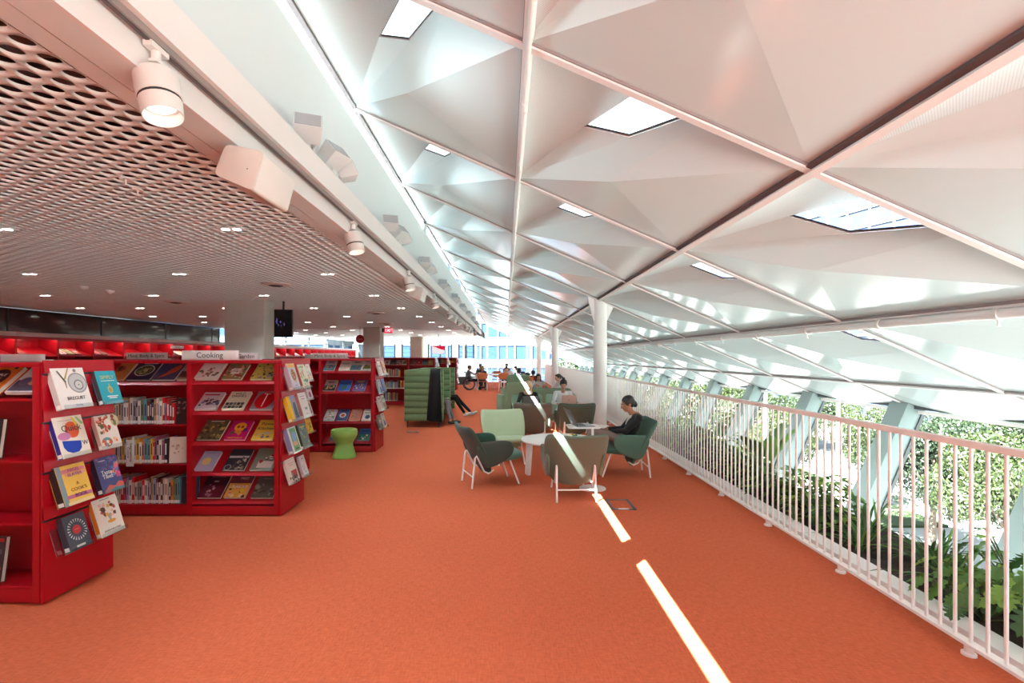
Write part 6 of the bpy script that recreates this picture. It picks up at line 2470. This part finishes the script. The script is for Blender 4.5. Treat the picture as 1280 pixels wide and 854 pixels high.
def put_plant(k, x, y, s, rz, label, group=None):
    proto, used = PL[k]
    if used:
        o = dup(proto)
    else:
        o = proto
        PL[k][1] = True
    o.location = (x, y, -0.02)
    o.rotation_euler = (0, 0, rz)
    o.scale = (s, s, s)
    o['label'] = label
    if 'group' in o.keys():
        del o['group']
    if group:
        o['group'] = group
    return o


put_plant(2, 2.90, 2.42, 1.15, .3, 'big lobed leaf plant in the planter at the right edge of the picture')
put_plant(3, 2.75, 2.78, .85, 1.3, 'dark lobed leaf plant leaning over the white kerb beside the biggest one')
put_plant(3, 3.15, 2.95, 1.1, 2.0, 'bright lobed leaf plant behind the biggest one by the glazing')
put_plant(0, 2.92, 3.18, 1.15, 0, 'strap leaf clump next to the lobed leaf plants')
put_plant(1, 3.08, 3.50, 1.2, 1, 'second strap leaf clump from the lobed leaf plants')
put_plant(0, 2.80, 3.80, 1.0, 2, 'third strap leaf clump from the lobed leaf plants')
put_plant(1, 3.05, 4.05, 1.25, 3, 'tall strap leaf clump before the first leafy shrub')
put_plant(6, 2.85, 4.38, 1.0, 0, 'nearest broad leafy shrub in the planter')
put_plant(7, 3.08, 4.75, 1.15, 1, 'second leafy shrub in the planter behind the railing')
put_plant(6, 2.88, 5.15, 1.2, 2, 'third leafy shrub in the planter, before the paddle leaf plant')
put_plant(4, 3.0, 5.55, 1.2, 1, 'tall paddle leaf plant below the second leaning strut')
put_plant(7, 2.9, 5.9, 1.1, 3, 'leafy shrub right behind the tall paddle leaf plant')
rs = random.Random(9)
y = 6.3
i = 0
while y < 27:
    k = rs.choice((4, 5, 6, 7, 6, 7, 0))
    nm = {4: 'paddle leaf plant', 5: 'paddle leaf plant', 6: 'leafy shrub', 7: 'leafy shrub', 0: 'strap leaf clump'}[k]
    put_plant(k, rs.uniform(2.8, 3.15), y, rs.uniform(1.0, 1.45), rs.random() * 6, '%s, %s plant beyond the tall paddle leaf plant in the planter' % (nm, ORD[min(i, 39)]), 'planter plants further along the railing')
    y += rs.uniform(.38, .6) * (1 if y < 12 else 1.8)
    i += 1

for proto, used in PL:
    if not used:
        for ch in list(proto.children):
            bpy.data.objects.remove(ch)
        bpy.data.objects.remove(proto)

# ---------------------------------------------------------------- outside ground
GZ = -7.0
M_PLAZA = mat('plaza_paving', (146, 145, 142), .8, var=.12, vscale=.6)
M_ROAD = mat('road', (96, 98, 100), .85, var=.1, vscale=.5)
M_LAWN = mat('lawn_dark', (52, 66, 34), .95, var=.3, vscale=.8)
m = MB()
m.box(-60, 160, -60, 200, GZ - .3, GZ)
m.build('ground', M_PLAZA, kind='structure')
m = MB()
m.box(26, 34, -60, 200, GZ, GZ + .02)
m.build('road', M_ROAD, kind='structure')
m = MB()
m.box(15.5, 20, -20, 9, GZ, GZ + .12)
m.box(17, 22, 24, 60, GZ, GZ + .12)
o = m.build('lawn', M_LAWN, kind='stuff')
tag(o, 'dark green garden beds on the ground outside', 'garden bed')

M_TL = [leaf_mat('tree_leaf_deep', (38, 50, 33), .45), leaf_mat('tree_leaf_mid', (47, 59, 34), .45), leaf_mat('tree_leaf_bright', (62, 71, 36), .45)]
M_TRUNK = mat('bark', (92, 80, 70), .9, var=.2, vscale=6, bump=.5, bscale=20)


def tree(seed, n=24000, R_=3.2, H_=6.0, tone=(0, 1, 1, 2)):
    rs = np.random.default_rng(seed)
    root = thing('tree', 'x', 'tree', (0, 0, 0))
    m = MB()
    m.tube([(0, 0, 0), (.1, .05, H_ * .3), (-.05, .1, H_ * .55), (.05, 0, H_ * .8)], [.2, .15, .11, .04], 8)
    for k in range(6):
        a = k * 1.05 + rs.uniform(-.3, .3)
        m.tube([(0, .05, H_ * .35 + .15 * k), (R_ * .35 * math.cos(a), R_ * .35 * math.sin(a), H_ * .6), (R_ * .65 * math.cos(a), R_ * .65 * math.sin(a), H_ * .78)], [.09, .06, .02], 6)
    m.build('trunk', M_TRUNK, root, smooth=True)
    blobs = []
    for k in range(22):
        a = rs.uniform(0, 6.28)
        rr_ = R_ * .72 * math.sqrt(rs.uniform(0, 1))
        z = H_ * .68 + rs.uniform(-1, 1) * H_ * .2 * math.sqrt(max(0, 1 - (rr_ / R_) ** 2))
        blobs.append((rr_ * math.cos(a), rr_ * math.sin(a), z, rs.uniform(.7, 1.15) * R_ * .34))
    bi = rs.integers(0, len(blobs), n)
    V_, F_, Mi = [], [], []
    for q in range(n):
        bx_, by_, bz_, br = blobs[bi[q]]
        d = rs.normal(size=3)
        d /= np.linalg.norm(d)
        c = np.array((bx_, by_, bz_)) + d * br * rs.uniform(.55, 1.0) ** .5 * np.array((1, 1, .8))
        t = d + rs.normal(size=3) * .7
        t /= np.linalg.norm(t)
        u = np.cross(t, rs.normal(size=3))
        u /= np.linalg.norm(u)
        v = np.cross(t, u)
        s = rs.uniform(.042, .08)
        o_ = len(V_)
        V_ += [tuple(c + u * s * 1.3), tuple(c + v * s * .6), tuple(c - u * s * 1.3), tuple(c - v * s * .6)]
        F_.append((o_, o_ + 1, o_ + 2, o_ + 3))
        Mi.append(tone[q % len(tone)])
    m = MB()
    m.v, m.f, m.m = V_, F_, Mi
    m.build('crown', M_TL, root)
    return root


TP = [[tree(1), False], [tree(2, tone=(1, 2, 2, 2)), False], [tree(3, tone=(0, 0, 1), R_=3.4), False]]


def put_tree(k, px, py, d, s, label):
    """crown centre seen at px, py from the eye, at distance d"""
    x, y, z = at(px, py, d)
    o = TP[k][0]
    if TP[k][1]:
        o = dup(o)
    TP[k][1] = True
    hgt = max(2.5, (z - GZ))
    o.location = (x, y, GZ)
    o.rotation_euler = (0, 0, px * .37)
    o.scale = (s, s, hgt / (6.0 * .68))
    o['label'] = label
    return o


put_tree(2, 1165, 578, 20, .80, 'greyish green tree outside, nearest to the right end of the glazing')
put_tree(1, 1265, 605, 17, .75, 'yellow green tree outside at the right edge of the picture')
put_tree(0, 1290, 555, 23, .8, 'bright tree behind the yellow green one at the right edge')
put_tree(1, 1088, 545, 26, .6, 'tree outside left of the greyish green one, seen between two struts')
put_tree(0, 1215, 540, 28, .9, 'tall tree outside above the greyish green one')
put_tree(1, 975, 545, 28, .65, 'yellow green tree outside beyond the third strut')
put_tree(0, 930, 520, 33, 1.1, 'tree outside between the fourth and third struts')
put_tree(1, 885, 505, 36, 1.1, 'tree outside seen above the railing right of the woman in black')
put_tree(2, 840, 500, 42, 1.2, 'dark tree outside further along the street')
put_tree(0, 1020, 510, 44, 1.2, 'distant tree outside across the plaza')
put_tree(1, 790, 485, 52, 1.4, 'distant tree outside near the woman in black')
put_tree(0, 740, 465, 60, 1.6, 'distant tree behind the second round column')
put_tree(2, 722, 455, 66, 1.6, 'pale distant tree right of the farthest round columns')

# lamp posts, canopies, benches outside
def lamp_post(label, px, d, zt):
    x, y, _ = at(px, CY, d)
    root = thing('street_lamp', label, 'street lamp', (x, y, GZ))
    m = MB()
    m.tube([(0, 0, 0), (0, 0, zt - GZ)], [.10, .07], 12)
    m.build('pole', M_RAIL, root, smooth=True)
    m = MB()
    m.box(-.5, .1, -.1, .1, zt - GZ, zt - GZ + .1)
    m.build('lamp_head', M_RAIL, root, bevel=.02)


lamp_post('white lamp post outside between the second and third struts', 1048, 20, .2)
lamp_post('white lamp post outside beyond the third strut', 957, 26, .3)
M_CANV = mat('canvas_white', (236, 232, 224), .9)
for px, py, d, s, lab in ((855, 545, 25, 2.2, 'white market umbrella outside seen past the railing'), (905, 590, 21, 1.8, 'second white market umbrella outside, nearer and lower'), (1010, 600, 20, 1.6, 'white market umbrella outside by the plaza')):
    x, y, z = at(px, py, d)
    root = thing('market_umbrella', lab, 'umbrella', (x, y, GZ))
    h_ = max(2.6, 2.9)
    m = MB()
    n = 8
    vs = [(0, 0, h_ + .5)] + [(s * math.cos(2 * PI * k / n), s * math.sin(2 * PI * k / n), h_) for k in range(n)] + [(s * math.cos(2 * PI * k / n), s * math.sin(2 * PI * k / n), h_ - .2) for k in range(n)]
    m.add(vs, [(0, 1 + k, 1 + (k + 1) % n) for k in range(n)] + [(1 + k, 1 + n + k, 1 + n + (k + 1) % n, 1 + (k + 1) % n) for k in range(n)])
    m.build('canopy', M_CANV, root)
    m = MB()
    m.tube([(0, 0, 0), (0, 0, h_ + .45)], .04, 8)
    m.build('pole', M_STEEL, root)

# ---------------------------------------------------------------- buildings outside
M_BW = mat('building_white', (88, 95, 104), .7)
M_BB = mat('building_glass_blue', (34, 54, 84), .12, spec=.8, var=.25, vscale=.25)
M_BD = mat('building_glass_deep', (52, 58, 80), .12, spec=.8, var=.3, vscale=.3)


def tower(label, cx, cy, w, d, z1, fl=3.6, bay=3.0, glass=M_BB, rz=0.0, fin=.35):
    root = thing('office_tower', label, 'building', (cx, cy, GZ), rz)
    m = MB()
    m.box(-w / 2, w / 2, -d / 2, d / 2, 0, z1 - GZ)
    m.build('glass_wall', glass, root)
    m = MB()
    z = 0
    while z < z1 - GZ:
        m.box(-w / 2 - .15, w / 2 + .15, -d / 2 - .15, d / 2 + .15, z, z + fin)
        z += fl
    m.build('floor_bands', M_BW, root)
    m = MB()
    x = -w / 2
    while x <= w / 2 + .01:
        m.box(x - .12, x + .12, -d / 2 - .22, -d / 2, 0, z1 - GZ)
        m.box(x - .12, x + .12, d / 2, d / 2 + .22, 0, z1 - GZ)
        x += bay
    y = -d / 2
    while y <= d / 2 + .01:
        m.box(-w / 2 - .22, -w / 2, y - .12, y + .12, 0, z1 - GZ)
        m.box(w / 2, w / 2 + .22, y - .12, y + .12, 0, z1 - GZ)
        y += bay
    m.build('mullions', M_BW, root)
    return root


tower('blue glass tower outside seen through the near skylight', 62, 78, 34, 40, 60, glass=M_BD, rz=R(20))
tower('white and blue office building beyond the glazed end wall', -2, 82, 40, 16, 16, fl=3.4, bay=2.6, glass=M_BB, fin=1.3)
tower('pale office block beyond the far left windows', -40, 75, 30, 16, 18, fl=3.4, bay=3.0, glass=M_BB, fin=1.2)
tower('low pale building across the street outside', 84, 22, 14, 60, -1.2, fl=2.8, bay=3.0, glass=M_BB, fin=.8)
# balcony rail outside the glazed end
# ================================================================== LIGHT, SKY, CAMERA
w = bpy.data.worlds.new('sky')
sc.world = w
w.use_nodes = True
nt = w.node_tree
bg = nt.nodes['Background']
bg.inputs['Color'].default_value = (0.76, 0.93, 1.0, 1)
bg.inputs['Strength'].default_value = 2.6

sun = bpy.data.lights.new('sun', 'SUN')
sun.energy = 125.0
sun.color = (0.92, 1.0, 0.98)
sun.angle = R(0.25)
so = bpy.data.objects.new('sun', sun)
COL.objects.link(so)
so.rotation_euler = Vector((1.0, 1.14, -1.56)).to_track_quat('-Z', 'Y').to_euler()


def lamp(name, kind, loc, energy, target=None, color=(0.84, 1.0, 1.02), **k):
    l = bpy.data.lights.new(name, kind)
    l.energy = energy
    l.color = color
    for a, b in k.items():
        setattr(l, a, b)
    o = bpy.data.objects.new(name, l)
    COL.objects.link(o)
    o.location = loc
    if target is not None:
        o.rotation_euler = (Vector(target) - Vector(loc)).to_track_quat('-Z', 'Y').to_euler()
    return o


# floods on the ledge wash the folded roof
for k in range(-2, 11):
    y = 3.47 + 2.42 * k
    lamp('flood_light', 'SPOT', (-1.22, y, 3.25), 42, target=(1.1, y + 0.3, 3.05), color=(0.74, 1.0, 1.06), spot_size=R(125), spot_blend=1.0, shadow_soft_size=0.12)
# downlights in the perforated sheet
for i, x in enumerate((-2.43, -4.46, -6.5, -8.5, -9.9)):  # last row is the added wall wash for the left bookcases
    for k in range(-3, 9):
        y = 4.28 + 2.32 * k
        lamp('down_light', 'SPOT', (x, y, ZC - 0.02), 80, target=(x, y, 0), spot_size=R(130), spot_blend=0.8, shadow_soft_size=0.06)
# track spots
for k in range(-3, 9):
    y = 1.95 + 2.54 * k
    lamp('track_light', 'SPOT', (-1.36, y + 0.15, 2.50), 120, target=(-0.3, y + 0.8, 0), spot_size=R(95), spot_blend=0.9, shadow_soft_size=0.05)

# lettering curves become plain meshes
fonts = [o for o in sc.objects if o.type == 'FONT']
dg = bpy.context.evaluated_depsgraph_get()
dg.update()
for o in fonts:
    me = bpy.data.meshes.new_from_object(o.evaluated_get(dg))
    n_ = bpy.data.objects.new('lettering', me)
    COL.objects.link(n_)
    n_.parent = o.parent
    n_.location = o.location
    n_.rotation_euler = o.rotation_euler
for o in fonts:
    bpy.data.objects.remove(o)

cam = bpy.data.cameras.new('camera')
cam.sensor_width = 36.0
cam.lens = 36.0 * F / 1280.0
cam.shift_x = (640 - CX) / 1280.0
cam.shift_y = (CY - 427) / 1280.0
cam.clip_start = 0.05
cam.clip_end = 500
co = bpy.data.objects.new('camera', cam)
COL.objects.link(co)
co.location = (0, 0, H)
co.rotation_euler = (PI / 2, 0, 0)
sc.camera = co

vs_ = sc.view_settings
vs_.view_transform = 'Standard'
vs_.look = 'None'
vs_.gamma = 1.0
vs_.use_curve_mapping = False
vs_.exposure = 0.05
cy = sc.cycles
cy.use_denoising = True
try:
    cy.denoiser = 'OPENIMAGEDENOISE'
except Exception:
    pass
cy.caustics_refractive = False
cy.caustics_reflective = False
cy.max_bounces = 10
cy.diffuse_bounces = 6
cy.glossy_bounces = 4
cy.transmission_bounces = 6
cy.transparent_max_bounces = 24
cy.sample_clamp_indirect = 8.0
cy.use_adaptive_sampling = True
cy.adaptive_threshold = 0.015
